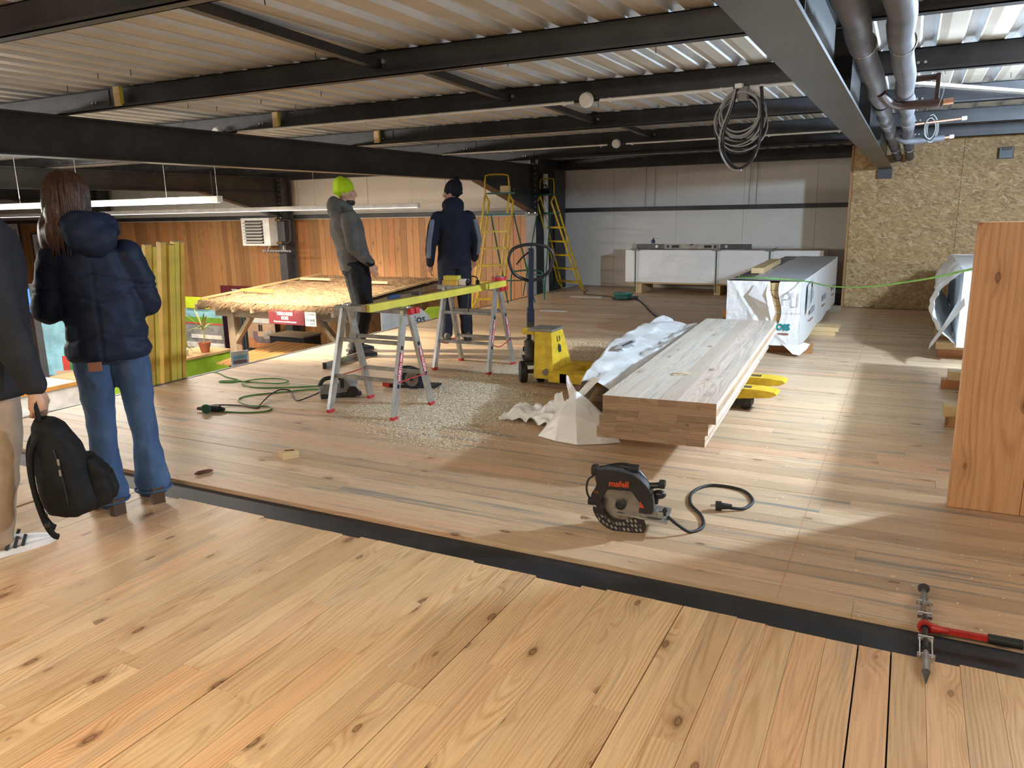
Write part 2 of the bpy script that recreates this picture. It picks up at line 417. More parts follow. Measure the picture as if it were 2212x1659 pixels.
# ---------------------------------------------------------------- roof deck (trapezoidal sheets), purlins, frames
ceil = MB(); ceil.box(-23, 3.6, -3, 14.4, 2.5, 2.56)
ceiling = struct('ceiling', ceil, 'deck_sheet', 'ribbed metal roof deck seen from below')
sh = MB(); pit = .2250
for k in range(4):
    x = k * pit
    prof = [(x, 2.405), (x + .008, 2.411), (x + .055, 2.405), (x + .10, 2.4052), (x + .135, 2.405), (x + .158, 2.447), (x + .202, 2.447), (x + pit, 2.405)]
    for (a, za), (b, zb) in zip(prof[:-1], prof[1:]):
        sh.add([(a, -3, za), (b, -3, zb), (b, 14.2, zb), (a, 14.2, za)], [(0, 1, 2, 3)])
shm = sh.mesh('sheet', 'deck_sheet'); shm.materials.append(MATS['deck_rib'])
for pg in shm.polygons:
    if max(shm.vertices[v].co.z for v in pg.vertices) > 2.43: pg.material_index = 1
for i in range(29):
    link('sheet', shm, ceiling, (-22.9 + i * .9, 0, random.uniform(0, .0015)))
sc = MB()
for i in range(150):
    x = -22.9 + random.randint(20, 116) * pit + random.choice((.03, .08)); y = random.uniform(2.6, 11)
    sc.cyl((x, y, 2.40), (x + random.uniform(-.004, .004), y, 2.362), .0028, 5)
tag(sc.build('screw_tips', 'steel_dark', ceiling), kind='stuff')
PY = [-1.35, .45, 2.30, 4.03, 5.73, 7.62, 9.55, 11.4]
for k, y in enumerate(PY):
    nm = ['behind the camera end of the deck', 'over the front boards', 'nearest in the top left corner', 'second, carrying the long diagonal strut', 'third, with the round white alarm', 'fourth, behind the cable coil', 'fifth, with the small far alarm', 'last one before the back wall'][k]
    pl = thing('purlin', 'dark steel roof purlin, ' + nm, 'beam', (0, y, 2.25), 0, 'dark roof purlins')
    b = MB(); b.box(-22.9, 3.5, -.004, .004, 0, .15); b.box(-22.9, 3.5, -.06, .004, 0, .006); b.box(-22.9, 3.5, -.004, .06, .146, .152); b.box(-22.9, 3.5, -.06, -.054, .0, .022)
    b.build('web', 'steel_dark', pl)
    for fx in (-5.55, -11.5, -.02, -17.4):
        j = MB(); j.box(fx - .17, fx + .16, -.012, -.004, .02, .14)
        jo = j.build('splice_plate', 'steel_dark', pl)
        for dx in (-.02, .02):
            bb = MB(); bb.cyl((fx + dx, -.012, .06), (fx + dx, -.026, .06), .009, 6); bb.build('bolt', 'steel_bolt', jo)
for k in range(2, 6):        # sag struts between purlins
    y0, y1 = PY[k], PY[k + 1]
    s_ = thing('sag_strut', ['long dark steel strut bracing the two nearest roof purlins', 'dark steel strut bracing second and third purlins', 'short-looking dark strut between third and fourth purlins', 'farthest small dark strut bracing the roof purlins'][k - 2], 'strut', (-2.93, y0, 2.3), 0, 'roof sag struts')
    b = MB(); b.bar((0, .01, .09), (0, y1 - y0 - .02, .03), .05, .05); b.build('angle', 'steel_dark', s_)
    b = MB(); b.cyl((0.05, y1 - y0 - .006, .04), (.05, y1 - y0 - .03, .04), .014, 8); b.build('bolt', 'steel_bolt', s_)
def frame_beam(X, y1, label, zb=1.93, zt=2.245, w=.17, haunch=True, y0=-2.6):
    t = thing('roof_beam', label, 'beam', (X, y0, 0), 0, 'main roof beams')
    L = y1 - y0
    b = MB(); b.box(-.006, .006, 0, L, zb + .0125, zt - .0125); b.build('web', 'steel_side', t)
    b = MB(); b.box(-w / 2, w / 2, 0, L, zb, zb + .013); b.build('bottom_flange', 'steel_side', t)
    b = MB(); b.box(-w / 2, w / 2, 0, L, zt - .013, zt); b.build('top_flange', 'steel_side', t)
    if haunch:
        hb = MB(); P = [(L - 2.0, zb), (L, zb - .5), (L, zb)]
        vs = [(sx * .006, a, c) for sx in (-1, 1) for a, c in P]; hb.add(vs, [(0, 1, 2), (5, 4, 3), (0, 3, 4, 1), (1, 4, 5, 2), (2, 5, 3, 0)]); hb.build('haunch_web', 'steel_side', t)
        hb = MB(); hb.bar((0, L - 2.0, zb), (0, L, zb - .5), w, .013); hb.build('haunch_flange', 'steel_side', t)
        e = MB(); e.box(-.10, .10, L - .02, L, zb - .55, zt + .02); ep = e.build('end_plate', 'steel_dark', t)
        for i in range(9):
            for sx in (-.06, .06):
                q = MB(); q.cyl((sx, L - .02, zb - .5 + i * .095), (sx, L - .045, zb - .5 + i * .095), .014, 6); q.build('bolt', 'steel_bolt', ep)
    return t
frame_beam(-5.97, 12.55, 'dark steel roof beam above the mezzanine edge, ending at the column')
rb = frame_beam(-.375, 12.13, 'big dark steel roof beam on the right with pipes alongside', haunch=False)
for yy in (2.9, 4.9, 6.6, 8.4, 10.3):
    b = MB(); b.box(-.08, .08, yy, yy + .008, 1.943, 2.23); b.build('stiffener', 'steel_side', rb)
b = MB(); b.box(-.09, .09, 14.66, 14.73, 1.80, 1.935); b.build('end_bracket', 'steel_dark', rb)
frame_beam(-11.9, 12.55, 'dark steel roof beam over the showroom heater')
frame_beam(-17.8, 12.55, 'dark steel roof beam at the far left of the showroom')
def column(X, label):
    t = thing('steel_column', label, 'column', (X, 12.72, -2.1), 0, 'steel columns')
    b = MB(); b.box(-.1, .1, -.17, -.155, 0, 4.35); b.build('front_flange', 'steel_grey', t)
    b = MB(); b.box(-.1, .1, .12, .135, 0, 4.35); b.build('rear_flange', 'steel_grey', t)
    b = MB(); b.box(-.006, .006, -.155, .12, 0, 4.35); b.build('web', 'steel_grey', t)
    b = MB(); b.box(-.16, .16, -.2, .17, 0, .02); b.build('base_plate', 'steel_grey', t)
column(-6.02, 'dark grey steel column at the far end of the mezzanine edge')
column(-11.9, 'dark grey steel column behind the white heater')
column(-17.8, 'dark grey steel column at the far left')
b = MB(); b.bbox((-5.88, 12.9, 1.05), (.05, .10, 2.1), .003); tag(b.build('corner_post', 'white_plastic'), 'narrow white upright board beside the steel column', 'post')
b = MB(); b.bbox((-5.93, 13.6, 1.1), (.05, .5, 2.2), .003); tag(b.build('dark_post', 'steel_dark'), 'black upright steel post in the back corner', 'post')
b = MB(); b.bbox((-3.4, 14.12, 2.30), (5.4, .10, .18), .004); tag(b.build('eaves_beam', 'steel_dark'), 'dark steel eaves beam above the pale back wall', 'beam')
b = MB(); b.bbox((-14.4, 12.9, 2.3), (16.6, .10, .2), .004); tag(b.build('eaves_beam', 'steel_dark'), 'dark steel eaves beam above the showroom wall', 'beam')
# ---------------------------------------------------------------- more materials
plain('yellow_paint', (.62, .40, .015), .4, 0, .22, 7.)
plain('yellow_worn', (.66, .45, .025), .45, 0, .2, 14.)
plain('yellow_board', (.66, .56, .07), .5, 0, .12, 4.)
plain('yellow_wood', (.64, .41, .065), .55, 0, .16, 5.)
plain('yellow_plank', (.68, .53, .085), .55, 0, .12, 4.)
plain('navy_paint', (.020, .028, .055), .32, .2)
plain('cast_iron', (.05, .047, .042), .55, .5, .4, 20.)
plain('alu', (.62, .64, .66), .32, .85, .12, 12.)
plain('alu_dull', (.34, .33, .30), .45, .7, .25, 10.)
plain('red_plastic', (.52, .03, .035), .4)
plain('red_paint', (.42, .025, .02), .35, 0, .2, 20.)
plain('white_ink', (.85, .85, .85), .6)
plain('black_ink', (.02, .02, .025), .6)
plain('chrome', (.60, .58, .55), .22, .95, .2, 30.)
plain('blade_steel', (.30, .275, .24), .34, .9, .2, 25.)
plain('orange_ink', (.55, .07, .02), .5)
plain('blue_grip', (.02, .06, .16), .5)
plain('green_cable', (.05, .22, .03), .45)
plain('lime_rope', (.22, .55, .10), .6)
plain('teal_plastic', (.01, .17, .13), .4)
plain('green_paint', (.015, .10, .065), .45, .1)
plain('wrap_teal', (.0, .25, .27), .6)
plain('wrap_brown', (.30, .13, .08), .6)
plain('wrap_grey', (.35, .36, .40), .6)
plain('brown_bark', (.12, .035, .02), .8, 0, .5, 40.)
t = NT('plastic_wrap')     # thin white polyethylene sheet
tc = t.n('ShaderNodeTexCoord').outputs['Object']
t.out(t.mix(t.noise(tc, 3., 4.), (.80, .80, .80), (.92, .92, .91)), .38)
t.bump(t.noise(tc, 9., 5., .6, 1.5), .5, .02)
t.bsdf.inputs['Specular IOR Level'].default_value = .6
t = NT('wrap_top')
tc = t.n('ShaderNodeTexCoord').outputs['Object']
t.out(t.mix(t.noise(tc, 4., 5.), (.42, .43, .44), (.58, .59, .60)), .33)
t.bump(t.noise(tc, 6., 5., .6, 1.), .3, .02)

# ---------------------------------------------------------------- stack of three glued panels on the pallet truck
def glued_panel(label, z0, th, w, L, dx, n=6):
    t = thing('timber_slab', label, 'panel', (-1.171, 4.045, z0), math.radians(3.1), 'glued timber panels on the pallet truck')
    h = th / 3; rg = random.Random(int(z0 * 1000))
    for lay in (0, 2):
        x = -w / 2 + dx
        for i in range(n):
            wd = w / n
            b = MB(); b.bbox((0, 0, 0), (wd - .0006, L, h - .0004), .001)
            lm = b.build('lamella', 'panel_wood_y', t, None, (x + wd / 2, L / 2, h * (lay + .5))); x += wd
            e = MB(); e.box(-wd / 2 + .001, wd / 2 - .001, -.0008, .0, -h / 2 + .0008, h / 2 - .0008); e.build('end_grain', 'panel_end_shaded', lm, None, (0, -L / 2, 0))  # near end only: end grain plus painted shade
    y = 0; k = 0
    while y < L - .01:
        ly = min(rg.uniform(.1, .16), L - y)
        b = MB(); b.bbox((0, 0, 0), (w - .002, ly - .0006, h - .0004), .001); cl = b.build('cross_lamella', 'panel_wood', t, None, (dx, y + ly / 2, h * 1.5))
        if y == 0: e = MB(); e.box(-w / 2 + .001, w / 2 - .001, -.0008, 0, -h / 2 + .0008, h / 2 - .0008); e.build('shaded_sawn_edge', 'panel_end_shaded', cl, None, (0, -ly / 2, 0))  # front edge darkened to carry the near face's shade
        y += ly
    return t
glued_panel('lowest of three pale timber panels lying on the pallet truck', .166, .066, .62, 3.30, -.045)
glued_panel('middle timber panel in the stack on the pallet truck', .2335, .066, .62, 3.30, -.03)
glued_panel('top timber panel of the stack on the pallet truck, thick and bright', .301, .118, .64, 3.33, 0.)
b = MB(); b.tube(smooth_path([(-1.28, 4.74, .422), (-1.25, 4.70, .43), (-1.20, 4.715, .432), (-1.17, 4.76, .424)], 4), .004, 6)
tag(b.build('wood_curl', 'batten_wood'), 'small curled wood shaving lying on the top panel', 'shaving')

# ---------------------------------------------------------------- pallet truck
pt = thing('pallet_truck', 'yellow hand pallet truck with dark blue handle carrying the timber panels', 'pallet truck', (-2.80, 5.88, 0), 0)
def fork(sy):
    y = sy * .21; b = MB()
    prof = [(.36, .085), (1.75, .085), (2.0, .11), (2.05, .135), (2.03, .15), (1.93, .163), (.36, .163)]
    M = Matrix.Translation((0, y + .08, 0)) @ Matrix.Rotation(PI / 2, 4, 'X')
    b.prism([(p[0], p[1]) for p in prof], 0, .16, M)
    f = b.build('fork', 'yellow_worn', pt)
    s = MB(); s.box(1.72, 1.86, y - .035, y + .035, .1625, .1642); s.build('slot', 'black_plastic', f)
    for dx in (1.70, 1.83):
        r = MB(); r.cyl((dx, y - .05, .042), (dx, y + .05, .042), .042, 18); ro = r.build('roller', 'black_rubber', pt, .6)
        c = MB(); c.cyl((dx, y - .056, .042), (dx, y + .056, .042), .014, 10); c.build('hub', 'chrome', ro)
    c = MB(); c.box(1.66, 1.87, y - .065, y - .052, .03, .09); c.box(1.66, 1.87, y + .052, y + .065, .03, .09); c.build('roller_bracket', 'cast_iron', pt)
fork(-1); fork(1)
b = MB(); b.box(.26, .42, -.29, .29, .085, .16); b.build('cross_head', 'yellow_worn', pt)
b = MB()   # tapered hood: wedge leaning over the forks
vs = [(.09, -.215, .09), (.27, -.215, .09), (.21, -.115, .475), (.06, -.115, .475), (.09, .215, .09), (.27, .215, .09), (.21, .115, .475), (.06, .115, .475)]
b.add(vs, [(0, 1, 2, 3), (7, 6, 5, 4), (0, 4, 5, 1), (1, 5, 6, 2), (2, 6, 7, 3), (3, 7, 4, 0)]); hood = b.build('hood', 'yellow_worn', pt)
b = MB(); b.bbox((.11, 0, .478), (.23, .25, .022), .006); b.build('hood_cap', 'alu_dull', pt)
b = MB(); b.bbox((-.02, 0, .455), (.12, .16, .05), .008); b.build('lift_arm', 'yellow_worn', pt)
b = MB(); b.cyl((.20, -.19, .15), (.20, -.225, .145), .026, 16); b.build('axle_end', 'alu_dull', hood, .6)
b = MB()   # bull's head mark on the hood side
for q in ([(0, 0), (.05, 0), (.06, .05), (.02, .075), (-.005, .04)],):
    Mh = Matrix(((0, -.15, .99, .2405), (1, 0, 0, -.03), (0, .99, .15, .285), (0, 0, 0, 1)))
    b.prism(q, 0, .0015, Mh)
bm_ = b.build('emblem', 'black_ink', hood)
b = MB()
b.tube([(.229, -.02, .375), (.226, -.03, .395), (.222, -.022, .42)], .004, 5); b.build('emblem_horn', 'black_ink', hood)
b = MB(); b.tube([(.229, .015, .375), (.226, .025, .395), (.222, .017, .42)], .004, 5); b.build('emblem_horn', 'black_ink', hood)
b = MB(); b.cyl((-.045, 0, .20), (-.045, 0, .36), .055, 20); b.cyl((-.045, 0, .36), (-.045, 0, .372), .045, 16); b.build('pump_cylinder', 'cast_iron', pt, .6)
b = MB(); b.cyl((-.01, 0, .36), (-.01, 0, .44), .018, 14); b.build('piston_rod', 'chrome', pt, .6)
b = MB(); b.bbox((-.13, 0, .29), (.09, .10, .12), .012); b.bbox((-.15, .03, .34), (.06, .05, .09), .01); b.cyl((-.17, -.06, .27), (-.17, .07, .27), .022, 10); b.bbox((-.08, 0, .205), (.17, .15, .03), .008); b.build('pump_block', 'cast_iron', pt)
b = MB(); b.bbox((-.03, 0, .175), (.15, .12, .03), .006); b.cyl((-.03, -.09, .095), (-.03, .09, .095), .018, 12); b.build('steering_yoke', 'cast_iron', pt)
for sy in (-.075, .075):
    M = Matrix.Translation((-.03, sy, .095)) @ Matrix.Rotation(PI / 2, 4, 'X')
    b = MB(); b.lathe([(.05, -.03), (.085, -.032), (.095, -.024), (.095, .024), (.085, .032), (.05, .03)], 28, M); wo_ = b.build('steer_wheel', 'black_rubber', pt, .6)
    b = MB(); b.lathe([(.006, -.018), (.055, -.018), (.055, .018), (.006, .018)], 18, M); b.build('wheel_disc', 'cast_iron', wo_, .6)
b = MB(); b.bar((-.10, 0, .31), (-.06, 0, .60), .075, .06, (0, 1, 0)); b.build('drawbar_foot', 'cast_iron', pt)
b = MB(); b.bar((-.065, 0, .56), (.055, 0, 1.15), .058, .040, (0, 1, 0)); b.build('drawbar', 'navy_paint', pt)
b = MB(); b.bar((-.075, 0, .50), (-.05, 0, .64), .075, .055, (0, 1, 0)); b.build('drawbar_sleeve', 'navy_paint', pt)
ring = [(.055, 0, 1.185), (.055, .07, 1.18), (.05, .15, 1.15), (.045, .185, 1.09), (.035, .18, 1.03), (.02, .15, .955), (.0, .10, .915), (-.01, .03, .885), (-.012, 0, .88), (-.01, -.03, .885), (.0, -.10, .915), (.02, -.15, .955), (.035, -.18, 1.03), (.045, -.185, 1.09), (.05, -.15, 1.15), (.055, -.07, 1.18)]
b = MB(); b.tube(smooth_path(ring, 4, True), .0135, 10, closed=True); h = b.build('handle_loop', 'black_plastic', pt, .8)
# the loop faces the operator: turn it about the drawbar so that it is seen broadside
b = MB(); b.tube(smooth_path([(.04, -.02, 1.12), (.02, -.07, 1.08), (.01, -.12, 1.02)], 4), .007, 8); b.build('release_lever', 'black_plastic', pt, .8)

turned = [c for c in pt.children if c.name.split('.')[0] in ('pump_cylinder', 'pump_block', 'steering_yoke', 'steer_wheel', 'drawbar_foot', 'drawbar', 'drawbar_sleeve', 'handle_loop', 'release_lever')]
Rz = Matrix.Rotation(math.radians(-58), 4, 'Z'); pv = Vector((-.03, 0, 0))
for c in turned:      # steering turned to one side
    c.rotation_euler = (0, 0, math.radians(-58)); c.location = pv - (Rz @ pv)
# ---------------------------------------------------------------- trestles (aluminium folding sawhorses)
def trestle(label, loc, strap):
    t = thing('sawhorse', label, 'sawhorse', loc, 0, 'aluminium folding sawhorses')
    H = .76
    def leg(sx, sy):
        x0, x1 = sx * .292, sx * .275; y0, y1 = sy * .25, sy * .035
        b = MB(); b.bar((x0, y0, .012), (x1, y1, H), .056, .026, (sx, 0, .0)); lg = b.build('leg', 'alu', t)
        b = MB(); b.bbox((x0, y0 - sy * .003, .013), (.032, .064, .026), .006); b.build('foot_cap', 'red_plastic', lg)
        # clips and label strip on the outer face
        d = Vector((x1 - x0, y1 - y0, H - .012))
        def at(f): return Vector((x0, y0, .012)) + d * f
        for f in ((.30, .66) if sy < 0 else (.34, .66)):
            p = at(f); q = MB(); q.bar(p + d * -.018 + Vector((sx * .014, 0, 0)), p + d * .018 + Vector((sx * .014, 0, 0)), .024, .004, (sx, 0, 0)); q.build('clip', 'black_plastic', lg)
        if sx > 0:
            p0, p1 = at(.36), at(.62); off = Vector((.0155, 0, 0)); q = MB(); q.bar(p0 + off, p1 + off, .036, .002, (1, 0, 0)); q.build('sticker', 'red_plastic', lg)
            ang = math.atan2(d.z, d.y)
            for f, s_, tx in ((.435, .034, 'WÜRTH'), (.575, .026, 'ZEBRA')):
                p = at(f) + Vector((.0172, 0, 0)); o_ = text(tx, s_, 'white_ink', lg, p, (PI / 2, 0, PI / 2), bold=.0008)
                o_.rotation_mode = 'QUATERNION'
                ex = Vector((0, d.y, d.z)).normalized(); ez = Vector((1, 0, 0)); ey = ez.cross(ex)
                o_.rotation_quaternion = Matrix((ex, ey, ez)).transposed().to_quaternion()
        return at
    fs = {(sx, sy): leg(sx, sy) for sx in (-1, 1) for sy in (-1, 1)}
    for sy in (-1, 1):
        for f in (.345, .70):
            a, c = fs[(-1, sy)](f), fs[(1, sy)](f)
            b = MB(); b.bar(a, c, .030, .026); b.build('rung', 'alu_dull', t)
        b = MB(); b.bar((-.35, sy * .032, H + .005), (.33, sy * .032, H + .005), .045, .04); tb = b.build('top_rail', 'alu_dull', t)
        b = MB(); b.bbox((.335, sy * .034, H + .004), (.04, .05, .046), .008); b.build('end_cap', 'red_plastic', tb)
    for sx in (-.275, .275):
        b = MB(); b.bbox((sx, 0, H + .012), (.05, .05, .05), .008); b.build('hinge', 'alu', t)
    a, c = fs[(1, -1)](.335), fs[(1, 1)](.335); mid = (a + c) / 2 + Vector((0, 0, -strap))
    b = MB(); b.tube(smooth_path([a + Vector((.016, 0, 0)), mid, c + Vector((.016, 0, 0))], 8), .0045, 6); b.build('strap', 'red_plastic', t)
    a, c = fs[(-1, -1)](.335), fs[(-1, 1)](.335); mid = (a + c) / 2 + Vector((0, 0, -strap))
    b = MB(); b.tube(smooth_path([a, mid, c], 8), .0045, 6); b.build('strap', 'red_plastic', t)
    return t
trestle('nearer aluminium sawhorse standing beside the grey planer and cords', (-3.50, 4.61, 0), .004)
trestle('farther aluminium sawhorse next to the pallet truck, with slack red strap', (-3.63, 6.27, 0), .045)
bm1 = thing('yellow_beam', 'long flat yellow lath laid across both sawhorses', 'lath', (-3.31, 4.27, .787), 0)
b = MB(); b.bar((0, 0, .027), (.04, 1.98, .027), .030, .054); b.build('core', 'yellow_board', bm1)
b = MB(); b.bar((-.033, -.01, .027), (.007, 1.97, .027), .035, .05); b.build('rear_board', 'grey_timber_y', bm1)
hm = thing('hammer', 'claw hammer with blue rubber grip lying on the yellow lath', 'hammer', (-3.345, 4.56, .842), math.radians(4))
b = MB(); b.tube([(0, 0, .014), (0, .03, .017), (0, .14, .014), (0, .16, .010)], [.011, .016, .014, .009], 12); b.build('grip', 'blue_grip', hm, .8)
b = MB(); b.tube([(0, .155, .012), (0, .34, .014)], .0065, 10); b.build('shaft', 'chrome', hm, .8)
b = MB(); b.tube([(.065, .345, .014), (.045, .345, .014), (.02, .345, .014), (-.02, .345, .014), (-.07, .34, .012), (-.105, .325, .006)], [.016, .016, .012, .014, .010, .004], 10); b.build('head', 'steel_grey', hm, .7)
b = MB(); b.bbox((0, 0, .0225), (.16, .08, .045), .003); o = b.build('wood_block', 'yellow_wood', None, None, (-3.83, 6.235, .786)); tag(o, 'lower yellow wooden block on the farther sawhorse', 'block', 'yellow blocks on the sawhorse')
b = MB(); b.bbox((0, 0, .0215), (.15, .075, .043), .003); o = b.build('wood_block', 'yellow_board', None, None, (-3.825, 6.24, .832)); o.rotation_euler.z = .06; tag(o, 'upper yellow wooden block on the farther sawhorse', 'block', 'yellow blocks on the sawhorse')
b = MB(); b.bbox((0, 0, .03), (.09, .07, .06), .012); o = b.build('white_box', 'white_plastic', None, None, (-3.705, 6.25, .786)); tag(o, 'small white box beside the yellow blocks on the sawhorse', 'box')
hp = thing('headphones', 'black ear defenders hanging on the farther sawhorse', 'ear defenders', (-3.61, 6.25, .786), .2)
b = MB(); b.tube(smooth_path([(-.05, 0, .03), (-.045, 0, .07), (0, 0, .085), (.045, 0, .07), (.05, 0, .03)], 5), .007, 8); b.build('headband', 'black_plastic', hp, .8)
for sx in (-.05, .05):
    b = MB(); b.ell((sx, 0, .028), (.018, .032, .028)); b.build('ear_cup', 'black_plastic', hp, .8)
b = MB(); b.tube(smooth_path([(-3.60, 6.20, .80), (-3.60, 6.17, .72), (-3.615, 6.165, .58), (-3.605, 6.165, .50)], 6), .008, 6); tag(b.build('black_strap', 'black_plastic'), 'black strap dangling from the farther sawhorse', 'strap')
tm = thing('tape_reel', 'round red marking tape reel on the end of the farther sawhorse', 'tape', (-3.325, 6.245, .808), 0)
b = MB(); b.cyl((0, 0, -.0), (0, 0, .065), .068, 28); b.build('case', 'red_plastic', tm, .6)
b = MB(); b.bbox((.02, -.06, .012), (.06, .05, .022), .006); b.build('clip', 'red_plastic', tm)
b = MB(); b.cyl((0, 0, .065), (0, 0, .069), .05, 24); b.build('cover', 'alu_dull', tm, .6)

# ---------------------------------------------------------------- planer, small saw, level, cords, socket
pl = thing('planer', 'grey electric hand planer with black cord lying beside the sawhorse', 'power tool', (-4.06, 4.78, 0), math.radians(48))
Mt = Matrix.Rotation(math.radians(-14), 4, 'Y')
b = MB(); b.bbox((0, 0, .075), (.30, .09, .075), .014); b.build('body', 'grey_plastic', pl, .5)
b = MB(); b.bbox((0.02, 0, .02), (.33, .085, .03), .006); b.build('sole', 'black_plastic', pl)
b = MB(); b.bbox((.10, .0, .135), (.12, .085, .07), .014); b.build('motor_housing', 'grey_plastic', pl, .5)
b = MB(); b.tube(smooth_path([(-.15, 0, .10), (-.11, 0, .155), (-.03, 0, .165), (.04, 0, .15)], 5), .017, 10); b.build('handle', 'black_plastic', pl, .8)
b = MB(); b.cyl((.11, -.05, .045), (.11, -.07, .045), .045, 18); b.build('belt_cover', 'black_plastic', pl, .6)
b = MB(); b.bbox((.03, 0, .12), (.03, .094, .08), .004); b.build('band', 'black_plastic', pl)
b = MB(); b.tube(smooth_path([(-4.165, 4.67, .05), (-4.20, 4.60, .03), (-4.27, 4.53, .006), (-4.40, 4.62, .006), (-4.50, 4.70, .03), (-4.56, 4.64, .045), (-4.54, 4.50, .03), (-4.45, 4.30, .006), (-4.40, 4.22, .006), (-4.58, 4.22, .008), (-4.75, 4.14, .014), (-4.78, 4.04, .02), (-4.72, 4.0, .022), (-4.68, 4.0, .025)], 7), .0055, 6)
tag(b.build('power_cord', 'black_rubber', None, .8), 'thin black cord from the planer to the green socket', 'cord')
gc = [(-5.84, 5.10), (-5.76, 5.09), (-5.55, 4.99), (-5.32, 4.92), (-5.31, 4.83), (-5.42, 4.80), (-5.45, 4.83), (-5.32, 4.89), (-5.15, 4.91), (-4.99, 4.90), (-4.83, 4.95), (-4.86, 5.06), (-5.05, 5.08), (-5.2, 4.95), (-5.16, 4.80), (-4.95, 4.76), (-4.70, 4.86), (-4.42, 5.04), (-4.22, 5.02), (-4.20, 4.94), (-4.42, 4.90), (-4.65, 4.66), (-4.78, 4.48), (-4.72, 4.34), (-4.50, 4.26), (-4.33, 4.29), (-4.25, 4.18), (-4.36, 4.08), (-4.55, 4.03), (-4.60, 4.02)]
b = MB(); b.tube(smooth_path([(x, y, .007 + (.006 if 9 <= i <= 14 else 0)) for i, (x, y) in enumerate(gc)], 6), .006, 6)
tag(b.build('extension_cord', 'green_cable', None, .8), 'green extension cord looping over the boards near the edge', 'cord')
so = thing('cord_socket', 'green coupling socket where black and green cords meet', 'socket', (-4.63, 4.01, 0), math.radians(15))
b = MB(); b.cyl((-.07, 0, .028), (.05, 0, .028), .026, 16); b.build('body', 'black_plastic', so, .6)
b = MB(); b.cyl((-.03, -.045, .038), (-.03, -.062, .038), .036, 20); b.build('lid', 'green_paint', so, .6)
b = MB(); b.cyl((.05, 0, .028), (.09, 0, .024), .018, 12, .011); b.build('sleeve', 'black_rubber', so, .6)
b = MB(); b.cyl((-.07, 0, .028), (-.14, 0, .024), .020, 12, .011); b.build('plug', 'black_rubber', so, .6)
cs = thing('circular_saw', 'small dark circular saw resting on its guide rail behind the nearer sawhorse', 'power tool', (-3.70, 5.30, 0), math.radians(12))
b = MB(); b.bbox((0, .06, .012), (.46, .16, .016), .004); b.build('base_plate', 'cast_iron', cs)
Mc = Matrix.Translation((.03, -.03, .085)) @ Matrix.Rotation(PI / 2, 4, 'X')
b = MB(); b.lathe([(.0, -.02), (.092, -.02), (.1, -.008), (.1, .008), (.092, .02), (.0, .02)], 28, Mc); b.build('blade_guard', 'navy_paint', cs, .6)
b = MB(); b.lathe([(.0, .021), (.062, .021), (.062, .024), (.0, .024)], 28, Mc); b.build('blade', 'blade_steel', cs, .6)
b = MB(); b.lathe([(.0, .024), (.016, .024), (.016, .034), (.0, .034)], 14, Mc); b.build('arbor', 'black_plastic', cs, .6)
b = MB(); b.bbox((-.02, .09, .09), (.16, .12, .11), .03); b.build('motor', 'navy_paint', cs, .6)
b = MB(); b.tube(smooth_path([(-.12, .04, .08), (-.10, .04, .15), (-.02, .04, .165), (.06, .04, .14)], 5), .018, 10); b.build('handle', 'black_plastic', cs, .8)
b = MB(); b.bbox((-.21, -.02, .035), (.06, .08, .05), .01); b.build('depth_stop', 'red_paint', cs)
lv = thing('spirit_level', 'aluminium spirit level lying on the boards behind the nearer sawhorse', 'level', (-4.95, 5.66, 0), math.radians(5))
b = MB(); b.box(-.012, .012, 0, .58, .002, .012); b.box(-.012, .012, 0, .58, .050, .060); b.box(-.004, .004, 0, .58, .012, .05); b.build('profile', 'alu_dull', lv)
for y in (-.004, .584):
    b = MB(); b.bbox((0, y, .031), (.027, .03, .062), .004); b.build('end_cap', 'black_plastic', lv)
b = MB(); b.cyl((0, .30, .045), (0, .37, .045), .009, 10); b.build('vial', 'lime_rope', lv)

# ---------------------------------------------------------------- foreground saw
S = thing('circular_saw', 'big black circular saw with orange lettering in the foreground', 'power tool', (-1.085, 3.19, 0), math.radians(9)); S.scale = (1.08, 1.08, 1.08)
# local: x right along the base, y away, z up; blade faces -y
def xz(poly, y0, y1):   # polygon in the x-z plane given clockwise-free, extruded in y
    M = Matrix(((1, 0, 0, 0), (0, 0, 1, 0), (0, 1, 0, 0), (0, 0, 0, 1)))
    b = MB(); b.prism(poly[::-1], y0, y1, M); return b
import math as _m
arc = lambda cx, cz, r, a0, a1, n: [(cx + r * _m.cos(_m.radians(a0 + (a1 - a0) * i / n)), cz + r * _m.sin(_m.radians(a0 + (a1 - a0) * i / n))) for i in range(n + 1)]
hexi = [(.07 * 1.05 * _m.cos(_m.radians(a)) + .0, .125 + .076 * _m.sin(_m.radians(a))) for a in (205, 155, 115, 65, 25, -12)]
outer = [(-.128, .135), (-.122, .165), (-.105, .19), (-.098, .215), (-.108, .232), (-.10, .268), (-.06, .275), (.0, .272)] + arc(.0, .128, .142, 68, -12, 12) + [(.112, .095)]
